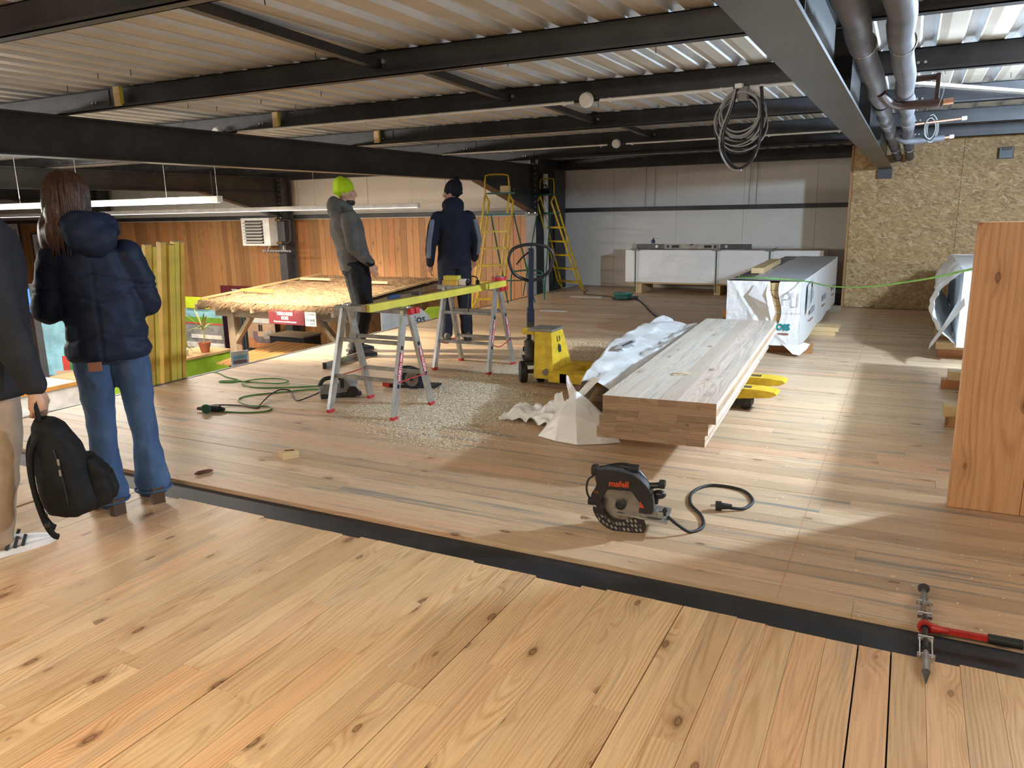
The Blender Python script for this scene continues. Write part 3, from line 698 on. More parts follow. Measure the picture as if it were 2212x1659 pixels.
# upper guard: plate with a cut-out showing the blade
ring_o = outer; ring_i = [(-.078, .085), (-.086, .128), (-.052, .190), (.048, .190), (.084, .142), (.080, .098)]
def band(o, i, y0, y1):
    """closed band between outer and inner open outlines"""
    b = MB(); n = len(o); import bisect
    def res(poly, k):
        d = [0.]
        for p, q in zip(poly[:-1], poly[1:]): d.append(d[-1] + _m.dist(p, q))
        out = []
        for j in range(k):
            s_ = d[-1] * j / (k - 1); m_ = min(max(bisect.bisect_right(d, s_) - 1, 0), len(poly) - 2)
            f = (s_ - d[m_]) / max(d[m_ + 1] - d[m_], 1e-9)
            out.append((poly[m_][0] + f * (poly[m_ + 1][0] - poly[m_][0]), poly[m_][1] + f * (poly[m_ + 1][1] - poly[m_][1])))
        return out
    k = 48; O = res(o, k); I = res(i, k)
    vs = [(x, y0, z) for x, z in O] + [(x, y0, z) for x, z in I] + [(x, y1, z) for x, z in O] + [(x, y1, z) for x, z in I]
    fs = []
    for j in range(k - 1):
        fs += [(j, j + 1, k + j + 1, k + j), (2 * k + j, 3 * k + j, 3 * k + j + 1, 2 * k + j + 1), (j, 2 * k + j, 2 * k + j + 1, j + 1), (k + j, k + j + 1, 3 * k + j + 1, 3 * k + j)]
    fs += [(0, k, 3 * k, 2 * k), (k - 1, 3 * k - 1, 4 * k - 1, 2 * k - 1)]
    return b.add(vs, fs)
ug = band(ring_o, ring_i, -.040, -.030).build('upper_guard', 'black_plastic', S)
xz(ring_o + [(-.10, .10)], .012, .03).build('guard_back', 'black_plastic', S)
b = band(ring_o, [(x * .985, .128 + (z - .128) * .985) for x, z in ring_o], -.032, .02); b.build('guard_rim', 'steel_grey', S)
M = Matrix.Translation((0, -.008, .118)) @ Matrix.Rotation(PI / 2, 4, 'X')
b = MB(); b.lathe([(.010, -.0015), (.108, -.0015), (.108, .0015), (.010, .0015)], 60, M); bl = b.build('blade', 'blade_steel', S)
b = MB(); b.lathe([(0, -.01), (.020, -.01), (.020, .018), (.012, .024), (0, .024)], 20, M); b.build('arbor', 'black_plastic', bl, .5)
b = MB(); b.lathe([(.020, .002), (.024, .002), (.024, .014), (.020, .014)], 20, M); b.build('flange', 'steel_grey', bl, .5)
# lower pendulum guard with slots
lo_o = [(-.118, .10)] + arc(0, .118, .122, 195, 262, 10) + [(.05, .0), (.10, .004), (.112, .03), (.10, .07)]
lo_i = [(-.072, .09)] + arc(0, .118, .076, 205, 270, 8) + [(.04, .048), (.07, .06), (.088, .072)]
lg = band(lo_o, lo_i, -.028, -.022).build('lower_guard', 'black_plastic', S)
for k, (x, z) in enumerate([(-.098, .066), (-.090, .048), (-.078, .062), (-.072, .036), (-.064, .058), (-.056, .026), (-.048, .044), (-.036, .018), (-.030, .036), (-.014, .034), (-.018, .014), (.000, .034), (.000, .012), (.016, .036), (.018, .012), (.032, .052), (.034, .032), (.036, .013), (.048, .054), (.052, .033), (.053, .014), (.066, .055), (.068, .034), (.070, .014), (.086, .036), (.088, .016)]):
    b = MB(); b.bar((x - .004, -.0286, z + .006), (x + .004, -.0286, z - .006), .0014, .0088, (.8, 0, .5)); b.build('slot', 'alu_dull' if k % 4 else 'steel_grey', lg)
b = MB(); b.bbox((.02, .06, .13), (.13, .10, .11), .03); b.build('motor', 'black_plastic', S, .6)
b = MB(); b.tube(smooth_path([(-.10, .05, .17), (-.09, .05, .235), (-.02, .05, .262), (.04, .05, .255), (.085, .05, .21)], 5), .020, 12); b.build('rear_handle', 'black_plastic', S, .8)
b = MB(); b.bbox((-.112, -.01, .262), (.034, .05, .045), .014); b.build('switch_box', 'black_plastic', S, .6)
b = MB(); b.bbox((.045, .03, .268), (.05, .05, .028), .01); b.build('dust_port', 'black_plastic', S, .6)
b = MB(); b.tube([(.11, .02, .20), (.15, .02, .205), (.165, .02, .21)], .013, 10); b.bbox((.168, .02, .212), (.03, .05, .03), .01); b.build('side_lever', 'black_plastic', S, .6)
b = MB(); b.tube([(.14, .03, .12), (.145, .03, .155)], .012, 10); b.ell((.155, .03, .162), (.03, .022, .02)); b.build('front_knob', 'black_plastic', S, .8)
b = MB(); b.bbox((.085, .05, .072), (.23, .17, .008), .002, Matrix.Translation((.085, .05, .072)) @ Matrix.Rotation(.10, 4, 'Y') @ Matrix.Translation((-.085, -.05, -.072))); b.build('base_plate', 'alu_dull', S)
b = MB(); b.bbox((.125, -.005, .09), (.06, .03, .035), .006); b.bbox((.165, .0, .085), (.03, .03, .03), .005); b.cyl((.12, -.03, .095), (.12, .02, .095), .008, 8); b.bbox((.10, .0, .085), (.02, .04, .03), .004); b.build('tilt_bracket', 'alu_dull', S)
b = MB(); b.cyl((.185, .0, .08), (.185, 0, .105), .006, 8); b.cyl((.185, -.006, .105), (.185, .006, .105), .010, 10); b.build('clamp_screw', 'black_plastic', S)
b = MB(); b.tube(smooth_path([(-.115, -.01, .238), (-.142, -.01, .215), (-.15, -.01, .18), (-.146, -.01, .15), (-.138, -.005, .13)], 5), .0045, 8); b.bbox((-.128, 0, .115), (.035, .03, .03), .008); b.build('guard_cable', 'black_plastic', S, .8)
xz([(-.098, .105), (-.085, .135), (-.06, .115), (-.078, .07)], -.047, -.041).build('riving_cover', 'black_plastic', S)
text('mafell', .036, 'orange_ink', S, (-.005, -.0408, .217), (PI / 2, 0, 0), bold=.0012)
text('KSS', .013, 'orange_ink', S, (-.10, -.0408, .172), (PI / 2, .1, 0))
xz([(.083, .122), (.104, .122), (.085, .152)], -.0415, -.0402).build('arrow_mark', 'orange_ink', S)
cc = [(.195, .01, .075), (.24, .0, .045), (.29, .03, .007), (.335, .10, .007), (.32, .22, .007), (.26, .36, .007), (.26, .52, .007), (.34, .63, .007), (.48, .60, .007), (.535, .47, .007), (.50, .36, .007), (.44, .33, .014)]
b = MB(); b.tube(smooth_path(cc, 8), .0075, 8); b.build('cord', 'black_rubber', S, .8)
b = MB(); b.cyl((.445, .332, .02), (.40, .325, .022), .011, 12, .016); b.cyl((.40, .325, .022), (.375, .322, .022), .022, 16); b.build('plug', 'black_rubber', S, .6)
for s_ in (-.008, .008):
    b = MB(); b.cyl((.375, .322 + s_, .022), (.352, .318 + s_, .022), .0025, 6); b.build('plug_pin', 'chrome', S)

# ---------------------------------------------------------------- ratchet turnbuckle clamp on the strip
R = thing('ratchet_clamp', 'steel ratchet turnbuckle with red lever lying across the black strip', 'clamp', (.158, 2.75, 0), 0)
def linkage(sy):
    y0, y1 = sy * .075, sy * .205
    for sx in (-.018, .018):
        b = MB(); b.bar((sx, y0, .036), (sx, y1, .03), .004, .02); b.build('side_plate', 'chrome', R)
    b = MB(); b.cyl((-.023, sy * .085, .036), (.023, sy * .085, .036), .013, 12); b.build('cross_pin', 'chrome', R, .6)
    b = MB(); b.cyl((-.026, sy * .19, .032), (.026, sy * .19, .032), .010, 12); b.build('end_pin', 'chrome', R, .6)
    b = MB(); b.tube([(0, sy * .165, .032), (0, sy * .20, .032), (0, sy * .245, .03), (0, sy * .275, .026)], [.010, .014, .012, .013], 10); b.build('hook_shank', 'alu_dull', R, .6)
    if sy > 0: b = MB(); b.cyl((0, .335 - .02, .03), (0, .34 - .02, .03), .021, 16, .012); b.cyl((0, .275, .026), (0, .32, .03), .010, 10); b.build('hook_head', 'steel_grey', R, .6)
    else: b = MB(); b.cyl((0, -.275, .026), (0, -.315, .008), .012, 10, .001); b.build('hook_point', 'steel_grey', R, .6)
linkage(1); linkage(-1)
b = MB(); b.cyl((0, -.15, .036), (0, .10, .036), .0105, 14); b.build('spindle', 'cast_iron', R, .6)
b = MB(); b.lathe([(.013, -.010), (.023, -.010), (.025, 0), (.023, .010), (.013, .010), (.013, -.010)], 24, Matrix.Translation((0, .0, .036)) @ Matrix.Rotation(PI / 2, 4, 'X')); b.build('ratchet_ring', 'red_paint', R, .6)
b = MB(); b.bar((.02, 0, .036), (.19, .005, .036), .017, .017); b.build('lever', 'red_paint', R)
b = MB(); b.tube([(.018, 0, .036), (.04, 0, .036), (.07, 0, .036)], [.018, .014, .009], 10); b.build('lever_neck', 'red_paint', R, .7)
b = MB(); b.cyl((.185, .005, .036), (.283, .008, .036), .0165, 16); b.build('lever_grip', 'black_rubber', R, .6)
# ---------------------------------------------------------------- offcuts
ob = thing('offcut_block', 'small offcut of timber lying alone on the boards', 'offcut', (-3.30, 3.385, 0), math.radians(-27))
b = MB(); b.bbox((0, 0, .0225), (.085, .105, .045), .003); b.build('body', 'batten_wood_y', ob)
b = MB(); b.tube(smooth_path([(-.01, -.02, .046), (.01, .01, .047), (.02, .03, .047)], 3), .004, 6); b.build('knot', 'brown_bark', ob)
b = MB(); b.tube([(-.05, -.005, .011), (-.03, 0, .012), (.03, .0, .012), (.05, .006, .009)], [.006, .012, .012, .006], 8); o = b.build('bark_piece', 'brown_bark', None, .8, (-3.54, 2.945, 0)); o.rotation_euler.z = math.radians(62); tag(o, 'reddish brown strip of bark on the boards near the strip', 'bark')
# ---------------------------------------------------------------- helpers for crumpled plastic
def wrap_box(x0, x1, y0, y1, z0, z1, amp=.012, seed=0, faces='tlrfb', n=26):
    """soft wrapped box: separate face grids with gentle bulges; returns dict of MB"""
    out = {}
    def wob(p, s=1.):
        q = Vector(p) + Vector((seed, 0, 0)); return fbm(q, 2.3, 3) * amp * s
    def edge(u): return min(1., 6 * min(u, 1 - u))
    if 't' in faces: out['t'] = MB().grid(lambda u, v: (x0 + (x1 - x0) * u, y0 + (y1 - y0) * v, z1 + wob((x0 + (x1 - x0) * u, y0 + (y1 - y0) * v, 0), .5) * edge(u)), n // 2, n * 2)
    if 'f' in faces: out['f'] = MB().grid(lambda u, v: (x0 + (x1 - x0) * u, y0 - abs(wob((x0 + (x1 - x0) * u, 1, z0 + (z1 - z0) * v))) * edge(v) * edge(u), z0 + (z1 - z0) * v), n, n)
    if 'b' in faces: out['b'] = MB().grid(lambda u, v: (x1 - (x1 - x0) * u, y1 + abs(wob((u, 2, v))) * edge(v), z0 + (z1 - z0) * v), 8, 8)
    if 'r' in faces: out['r'] = MB().grid(lambda u, v: (x1 + abs(wob((3, y0 + (y1 - y0) * u, z0 + (z1 - z0) * v))) * edge(v) * edge(u), y0 + (y1 - y0) * u, z0 + (z1 - z0) * v - (.03 * abs(math.sin(u * 9 + seed)) * (1 - v) ** 6)), n * 2, 12)
    if 'l' in faces: out['l'] = MB().grid(lambda u, v: (x0 - abs(wob((5, y0 + (y1 - y0) * u, z0 + (z1 - z0) * v))) * edge(v) * edge(u), y1 - (y1 - y0) * u, z0 + (z1 - z0) * v), n * 2, 12)
    return out
# ---------------------------------------------------------------- bundle wrapped in white film, torn open
X0, X1, Y0, Y1, Z0, Z1 = -1.60, -.89, 7.92, 12.0, .10, .735
bu = thing('wrapped_bundle', 'timber bundle in torn white film printed with teal letters', 'bundle', (0, 0, 0))
for r in range(8):
    for c in range(5):
        b = MB(); wx = (X1 - X0 - .03) / 5; hz = (Z1 - Z0 - .03) / 8
        b.bbox((0, 0, 0), (wx - .004, Y1 - Y0 - .04, hz - .003), .002)
        b.build('board', 'batten_wood_y', bu, None, (X0 + .015 + wx * (c + .5), (Y0 + Y1) / 2, Z0 + .012 + hz * (r + .5)))
W_ = wrap_box(X0, X1, Y0, Y1, Z0, Z1, .016, 3.)
W_['r'].build('side_film', 'plastic_wrap', bu, 3.2); W_['l'].build('side_film', 'plastic_wrap', bu, 3.2); W_['b'].build('rear_film', 'plastic_wrap', bu, 3.2)
tp = MB().grid(lambda u, v: (X0 + .20 * (1 - min(1, v * 5)) * 0 + (X1 - X0) * (.27 + .73 * u) if v > .06 else X0 + (X1 - X0) * u, Y0 + (Y1 - Y0) * v, Z1 + .006 + .010 * fbm((u * .7, v * 4, 0), 2.)), 16, 50); tp.build('top_film', 'wrap_top', bu, 3.2)
lt = MB().grid(lambda u, v: (X0 + .19 * u, Y0 + .26 + (Y1 - Y0 - .26) * v, Z1 + .002 + .006 * fbm((u, v * 4, 4), 2.)), 4, 30); lt.build('top_film_edge', 'steel_grey', bu, 3.2)
# front film in two pieces leaving a torn gap, and a peeled flap
GX0, GX1 = -1.175, -1.085      # gap
def frontz(x, v): return Z0 + (Z1 - Z0) * v
fl_ = MB().grid(lambda u, v: ((lambda xr: (X0 + (xr - X0) * u, Y0 - .010 - .016 * abs(fbm((u * 2, v * 2, 1), 1.6)) - .012 * max(0, 1 - abs(u + v * .9 - 1.02) * 14), frontz(0, v)))(GX0 - .01 + (.20 * (1 - v) if v < .35 else -.0))), 34, 30); fl_.build('front_film', 'plastic_wrap', bu, 3.2)
fr_ = MB().grid(lambda u, v: ((lambda xl: (xl + (X1 - xl) * u, Y0 - .010 - .007 * abs(fbm((u * 2, v * 2, 7), 1.8)), frontz(0, v)))(GX1 - .02 * math.sin(v * 9) - (.20 * max(0, .35 - v) / .35))), 26, 30); fr_.build('front_film', 'plastic_wrap', bu, 3.2)
fp = MB(); fp.add([(-1.33, 7.885, .70), (-1.20, 7.87, .715), (-1.11, 7.84, .43), (-1.145, 7.85, .335), (-1.385, 7.87, .60), (-1.19, 7.81, .52)], [(4, 5, 0), (0, 5, 1), (1, 5, 2), (2, 5, 3), (3, 5, 4)])
fp.build('peeled_flap', 'plastic_wrap', bu)
fp = MB(); fp.add([(-1.20, 7.87, .715), (-1.155, 7.84, .60), (-1.12, 7.835, .47), (-1.145, 7.85, .335), (-1.18, 7.805, .50), (-1.205, 7.815, .62)], [(0, 1, 5), (1, 2, 4, 5), (2, 3, 4)]); fp.build('peeled_flap', 'plastic_wrap', bu)
fp = MB(); fp.add([(-1.04, 7.90, .12), (-.88, 7.90, .12), (-.86, 8.06, .12), (-.93, 7.86, .03), (-.87, 7.88, .02), (-.82, 8.02, .06), (-.80, 8.10, .10)], [(0, 3, 4, 1), (1, 4, 5, 2), (2, 5, 6)]); fp.build('corner_flap', 'plastic_wrap', bu)
yq = Y0 - .0225
def outline(poly, closed=False):
    b = MB()
    for p, q in zip(poly, poly[1:] + (poly[:1] if closed else [])):
        b.bar((p[0], yq, p[1]), (q[0], yq, q[1]), .002, .005)
    return b
outline([(-1.055, .50), (-1.055, .61), (-1.01, .63), (-.985, .60), (-.995, .565), (-1.05, .56)]).build('print_p', 'wrap_grey', bu)
outline([(-.975, .63), (-.975, .49), (-.935, .49)]).build('print_l', 'wrap_grey', bu)
outline([(-.915, .63), (-.915, .49)]).build('print_i', 'wrap_grey', bu)
text('L A M E L L E - C R O I S É', .020, 'wrap_grey', bu, (-1.0, yq, .425), (PI / 2, 0, 0))
text('BOIS', .085, 'wrap_teal', bu, (-1.065, yq, .285), (PI / 2, 0, 0), bold=.004)
b = MB(); b.box(-1.09, -.985, yq - .001, yq + .001, .212, .228); b.build('print_bar', 'wrap_brown', bu)
for k, (y, z, L, h) in enumerate(((8.25, .52, .42, .30), (8.55, .56, .30, .22))):
    b = MB(); b.add([(X1 + .022, y, z - h / 2), (X1 + .022, y + L, z - h / 2 + .03), (X1 + .022, y + L, z + h / 2 + .03), (X1 + .022, y, z + h / 2)], [(0, 1, 2, 3)]); lb = b.build('label_sheet', 'white_plastic', bu)
    for j in range(4):
        q = MB(); q.box(X1 + .023, X1 + .0245, y + .03 + j * L / 4.4, y + .05 + j * L / 4.4, z - h * .35, z + h * .3 - .05 * (j % 2)); q.build('print_line', 'wrap_grey', lb)
for y in (8.6, 9.9, 11.2):
    q = MB(); q.box(X1 + .020, X1 + .022, y, y + .42, .33, .39); q.build('print_bar', 'wrap_grey', bu)
    q = MB(); q.box(X1 + .020, X1 + .022, y, y + .30, .26, .275); q.build('print_bar', 'wrap_brown', bu)
b = MB(); b.bbox((0, 0, .03), (.13, 1.6, .06), .004); o = b.build('timber_offcut', 'batten_wood_y', None, None, (-1.47, 9.05 + .45, .744)); o.rotation_euler.z = .03; tag(o, 'pale timber piece lying on the near wrapped bundle', 'timber')
for (x, y, L, h, mt, lb) in ((-1.20, 8.16, .84, .095, 'cladding_wood', 'brown batten under the front end of the printed bundle'), (-1.13, 11.5, .74, .095, 'grey_timber_x', 'dark batten under the far end of the printed bundle')):
    b = MB(); b.bbox((0, 0, h / 2), (L, .10, h), .004); tag(b.build('support_batten', mt, None, None, (x, y, 0)), lb, 'batten', 'battens under the bundles')
for z, x, lb in ((0., -1.06, 'lower pale board sticking out beneath the printed bundle'), (.05, -1.03, 'upper pale board sticking out beneath the printed bundle')):
    b = MB(); b.bbox((0, 0, .024), (.80, .34, .048), .003); tag(b.build('loose_board', 'batten_wood', None, None, (x, 9.5, z)), lb, 'board', 'pale boards under the bundle')
# ---------------------------------------------------------------- long wrapped bundle at the back wall
bk = thing('wrapped_bundle', 'long white wrapped timber bundle with green straps against the back wall', 'bundle', (0, 0, 0))
A0, A1, B0, B1, C0, C1 = -4.47, -1.19, 13.2, 13.95, .165, .755
W_ = wrap_box(A0, A1, B0, B1, C0 + .03, C1, .03, 9., n=40)
for k, nm in (('f', 'front_film'), ('l', 'side_film'), ('r', 'side_film'), ('b', 'rear_film')): W_[k].build(nm, 'plastic_wrap', bk, 3.2)
W_['t'].build('top_film', 'wrap_top', bk, 3.2)
b = MB(); b.bbox(((A0 + A1) / 2, (B0 + B1) / 2, (C0 + C1) / 2), (A1 - A0 - .06, B1 - B0 - .06, C1 - C0 - .0), .01); b.build('timber_core', 'batten_wood', bk)
for x in (-4.27, -2.86, -2.0):
    b = MB(); b.box(x - .010, x + .010, B0 - .045, B0 - .042, C0 - .12, C1 + .004); b.box(x - .010, x + .010, B0 - .045, B1, C1 + .012, C1 + .015); b.build('strap', 'green_paint', bk)
    b = MB(); b.bbox((x, B0 - .02, C1 + .005), (.12, .06, .03), .004); b.build('edge_guard', 'grey_plastic', bk)
for x in (-4.22, -2.84, -1.5):
    b = MB(); b.bbox((0, 0, .082), (.11, .70, .163), .005); tag(b.build('support_block', 'batten_wood_y', None, None, (x, 13.55, 0)), {-4.22: 'left timber support under the back wall bundle', -2.84: 'middle timber support under the back wall bundle', -1.5: 'right timber support hidden behind the printed bundle'}[x], 'support', 'supports under the back bundle')
lv = thing('spirit_level', 'very long grey spirit level lying on the back wall bundle', 'level', (-4.30, 13.30, .772))
b = MB(); b.bbox((.99, 0, .04), (1.98, .03, .08), .004); b.build('profile', 'alu_dull', lv)
for x0, x1 in ((0, .50), (1.47, 1.98)):
    b = MB(); b.bbox(((x0 + x1) / 2, -.004, .04), (x1 - x0, .03, .078), .003); b.build('extension', 'steel_grey', lv)
    for z in (.006, .074):
        b = MB(); b.box(x0, x1, -.021, -.018, z - .004, z + .004); b.build('edge_line', 'black_plastic', lv)
for x in (.37, 1.57):
    b = MB(); b.cyl((x, -.018, .04), (x, -.023, .04), .026, 16); b.build('vial_window', 'alu', lv)
for x in (.57, 1.38):
    b = MB(); b.cyl((x, -.014, .04), (x, -.020, .04), .024, 16); b.build('round_hole', 'black_plastic', lv)
for x in (.70, 1.26):
    b = MB(); b.bbox((x, -.015, .04), (.13, .008, .045), .02); b.build('hand_hole', 'black_plastic', lv)
b = MB(); b.bbox((.98, -.012, .07), (.06, .012, .02), .004); b.build('top_vial', 'black_plastic', lv)
bt = thing('spray_bottle', 'small dark blue spray can with thin tube on the back bundle', 'can', (-4.03, 13.40, .772))
plain('can_blue', (.02, .03, .14), .3)
b = MB(); b.lathe([(.028, 0), (.033, .004), (.033, .13), (.026, .15), (.012, .155)], 18); b.build('body', 'can_blue', bt, .7)
b = MB(); b.lathe([(.034, .055), (.034, .085)], 18); b.build('label', 'white_plastic', bt, .7)
b = MB(); b.lathe([(.012, .152), (.012, .175), (.009, .182), (0, .182)], 12); b.build('nozzle', 'black_plastic', bt, .7)
b = MB(); b.cyl((.01, 0, .178), (.13, 0, .172), .0025, 6); b.build('straw', 'alu_dull', bt)
# ---------------------------------------------------------------- film pulled off the panel stack
sh = thing('plastic_sheet', 'crumpled white plastic film pulled off beside the timber panels', 'plastic sheet', (0, 0, 0))
def film(u, v):
    y = 4.60 + 2.72 * u
    xs = -1.545 - .055 * (y - 4.05)                      # left side of the stack
    wd_ = .30 + .20 * min(1, u * 2.2) - .06 * max(0, u - .8) * 5
    hz = .36 + .05 * min(1, u * 2.5)
    prof = [(.0, hz - .05), (-.10, hz - .03), (-.30, hz - .035), (-.62, hz + .0), (-.88, hz + .012), (-1.0, hz - .07), (-1.05, hz - .22), (-1.12, .10), (-1.2, .015)]
    t_ = v * (len(prof) - 1); i = min(int(t_), len(prof) - 2); f = t_ - i; f = f * f * (3 - 2 * f)
    px = (prof[i][0] * (1 - f) + prof[i + 1][0] * f) * wd_; pz = prof[i][1] * (1 - f) + prof[i + 1][1] * f
    k = .05 * min(1., v * 5)
    a = fbm((y * 1.1, v * 1.5, 2.), 1.6, 2); c = abs(fbm((y * .9 + v * 1.6, v * 1.2, 5.), 1.3, 2)); e = abs(fbm((y * 3 - v * 2, v * 2, 9.), 1.2, 2))
    return (xs + px + k * a * .8, y + k * c, max(.004, pz + k * (c - .45) - .03 * e * min(1., v * 5)))
MB().grid(film, 90, 46).build('main_film', 'plastic_wrap', sh, 3.2)
bag_rings = [   # faceted tent-like end of the film: base, shoulder, neck, tip
    [(-2.08, 4.40, .004), (-1.93, 4.34, .004), (-1.765, 4.315, .004), (-1.62, 4.40, .004), (-1.53, 4.47, .006), (-1.60, 4.60, .004), (-1.74, 4.68, .004), (-1.90, 4.70, .004), (-2.03, 4.62, .004), (-2.10, 4.50, .004)],
    [(-2.00, 4.42, .10), (-1.915, 4.385, .17), (-1.80, 4.375, .175), (-1.69, 4.44, .12), (-1.63, 4.50, .10), (-1.66, 4.58, .12), (-1.76, 4.65, .15), (-1.89, 4.67, .16), (-1.98, 4.60, .14), (-2.03, 4.50, .10)],
    [(-1.93, 4.50, .20), (-1.90, 4.47, .235), (-1.83, 4.46, .24), (-1.78, 4.50, .21), (-1.76, 4.53, .20), (-1.77, 4.57, .22), (-1.81, 4.60, .24), (-1.87, 4.61, .25), (-1.92, 4.58, .235), (-1.94, 4.54, .21)],
    [(-1.885, 4.545, .285), (-1.88, 4.54, .29), (-1.87, 4.538, .292), (-1.86, 4.54, .29), (-1.855, 4.545, .288), (-1.857, 4.553, .29), (-1.865, 4.558, .292), (-1.875, 4.558, .293), (-1.883, 4.555, .29), (-1.887, 4.55, .287)]]
MB().loft([[Vector(q) for q in r] for r in bag_rings], True).build('bag_end', 'plastic_wrap', sh)
for k, (p0, p1, p2, p3) in enumerate((((-1.90, 4.56, .24), (-1.84, 4.60, .25), (-1.72, 4.62, .38), (-1.80, 4.66, .37)), ((-1.92, 4.55, .22), (-1.86, 4.58, .24), (-1.94, 4.60, .385), (-1.955, 4.59, .38)), ((-2.05, 4.62, .12), (-1.95, 4.62, .14), (-2.03, 4.68, .25), (-2.08, 4.67, .22)), ((-1.66, 4.43, .16), (-1.62, 4.46, .12), (-1.50, 4.44, .085), (-1.54, 4.42, .075)))):
    q = MB().grid(lambda u, v: tuple(Vector(p0).lerp(Vector(p1), u).lerp(Vector(p2).lerp(Vector(p3), 1 - u) if False else Vector(p3).lerp(Vector(p2), u), v) + Vector((0, .012 * math.sin(v * 5 + k), .006 * math.sin(u * 6)))), 6, 8); q.build('film_tatter', 'plastic_wrap', sh, 3.2)
def flap(u, v):
    x = -2.50 + .55 * u; y = 4.62 + .20 * v - .05 * u + .05 * math.sin(u * 5)
    z = .012 + .16 * u * math.sin(PI * min(1, v * 1.0)) + .07 * abs(fbm((u * 2, v * 2, 3), 1.7)) + .05 * math.exp(-((u - .25) / .12) ** 2) * math.sin(PI * v)
    return (x + .03 * fbm((u * 3, v * 3, 8)), y + .03 * fbm((u * 3, v * 3, 1)), z)
MB().grid(flap, 36, 22).build('loose_flap', 'plastic_wrap', sh, 3.2)
b = MB(); b.prism([(-.10, -.05), (.0, -.062), (.005, -.04), (.045, -.045), (.05, .0), (.10, .04), (.115, .085), (.06, .07), (-.02, .03)], 0, .002); lb = b.build('torn_label', 'wrap_top', sh)
lb.matrix_local = Matrix.Translation((-1.90, 5.62, .425)) @ Matrix.Rotation(math.radians(48), 4, 'Z') @ Matrix.Rotation(math.radians(8), 4, 'X') @ Matrix.Scale(1.25, 4)
for k in range(9):
    b = MB(); b.box(-.03 + k * .013, -.022 + k * .013, -.030 + k * .008, -.008 + k * .009, .002, .003); b.build('print_mark', 'black_ink', lb)
# ---------------------------------------------------------------- wood shavings
def shavings(name, poly, n, label, seed, lo=.006, hi=.018):
    rg = np.random.default_rng(seed); P = np.array(poly); mn, mx = P.min(0), P.max(0); vs = []; fs = []
    def inside(x, y):
        c = False; j = len(P) - 1
        for i in range(len(P)):
            if (P[i, 1] > y) != (P[j, 1] > y) and x < (P[j, 0] - P[i, 0]) * (y - P[i, 1]) / (P[j, 1] - P[i, 1]) + P[i, 0]: c = not c
            j = i
        return c
    k = 0
    while k < n:
        x, y = mn + (mx - mn) * rg.random(2)
        if not inside(x, y): continue
        x += rg.normal() * .11; y += rg.normal() * .11
        if fbm((x, y, seed), 1.6, 2) < -.25 and rg.random() < .75: continue
        a = rg.random() * PI; L = rg.uniform(lo, hi); w_ = rg.uniform(.003, .007); z = rg.random() * .004 + .001; t_ = rg.uniform(-.001, .003)
        d = np.array([math.cos(a), math.sin(a)]); e = np.array([-d[1], d[0]]); o_ = len(vs)
        for s1, s2, zz in ((-1, -1, 0), (0, -1, t_), (1, -1, 0), (1, 1, .0008), (0, 1, t_ + .0008), (-1, 1, .0008)):
            q = np.array([x, y]) + d * L / 2 * s1 + e * w_ / 2 * s2; vs.append((q[0], q[1], max(.0008, z + zz)))
        fs += [(o_, o_ + 1, o_ + 4, o_ + 5), (o_ + 1, o_ + 2, o_ + 3, o_ + 4)]; k += 1
    b = MB(); b.v = vs; b.f = fs; o = b.build(name, 'shaving_wood'); return tag(o, label, 'shavings', None, 'stuff')
plain('shaving_wood', (.90, .82, .64), .7, 0, .15, 30.)
shavings('wood_shavings', [(-3.75, 4.55), (-3.0, 4.10), (-2.42, 4.0), (-2.42, 4.5), (-2.50, 5.35), (-2.85, 5.75), (-3.1, 6.6), (-3.4, 6.5), (-3.6, 5.65), (-3.4, 5.1)], 21000, 'pale wood shavings spread under and around the sawhorses', 1)
shavings('wood_shavings', [(-3.55, 8.2), (-2.75, 8.1), (-2.3, 7.6), (-2.5, 6.95), (-2.7, 6.4), (-3.2, 6.5), (-3.6, 7.2)], 9000, 'pale wood shavings heaped behind the pallet truck', 2)
shavings('wood_shavings', [(-4.4, 3.6), (-1.0, 3.2), (.4, 2.7), (1.0, 4.5), (-.6, 5.6), (-2.0, 7), (-4.4, 7)], 420, 'scattered single wood chips across the board floor', 3, .005, .012)
# ---------------------------------------------------------------- upright panel and right-hand stacks
up_ = thing('upright_panel', 'tall smooth timber panel standing upright at the right edge', 'panel', (.272, 4.10, 0), math.radians(1))
for i in range(4):  # widened out of view to keep the floodlight off the front boards
    b = MB(); b.bbox((0, 0, 0), (.298, .06, 1.363), .003); b.build('lamella', 'door_wood', up_, None, (.15 + i * .3, .03, .683))
def film_stack(label, x0, x1, y0, y1, z0, z1, seed):
    t = thing('wrapped_bundle', label, 'bundle', (0, 0, 0))
    W_ = wrap_box(x0, x1, y0, y1, z0, z1, .03, seed)
    for k, nm in (('f', 'front_film'), ('l', 'side_film'), ('r', 'side_film'), ('b', 'rear_film'), ('t', 'top_film')): W_[k].build(nm, 'plastic_wrap', t, 3.2)
    b = MB(); b.bbox(((x0 + x1) / 2, (y0 + y1) / 2, (z0 + z1) / 2), (x1 - x0 - .05, y1 - y0 - .05, z1 - z0 - .03), .01); b.build('timber_core', 'batten_wood_y', t)
    return t
film_stack('white wrapped timber bundle mostly hidden behind the upright panel', .47, 1.05, 4.62, 7.06, .145, .77, 21.)
s2_ = film_stack('white wrapped timber bundle with drooping film below the particle board', .47, 1.05, 8.1, 10.9, .145, .84, 27.)
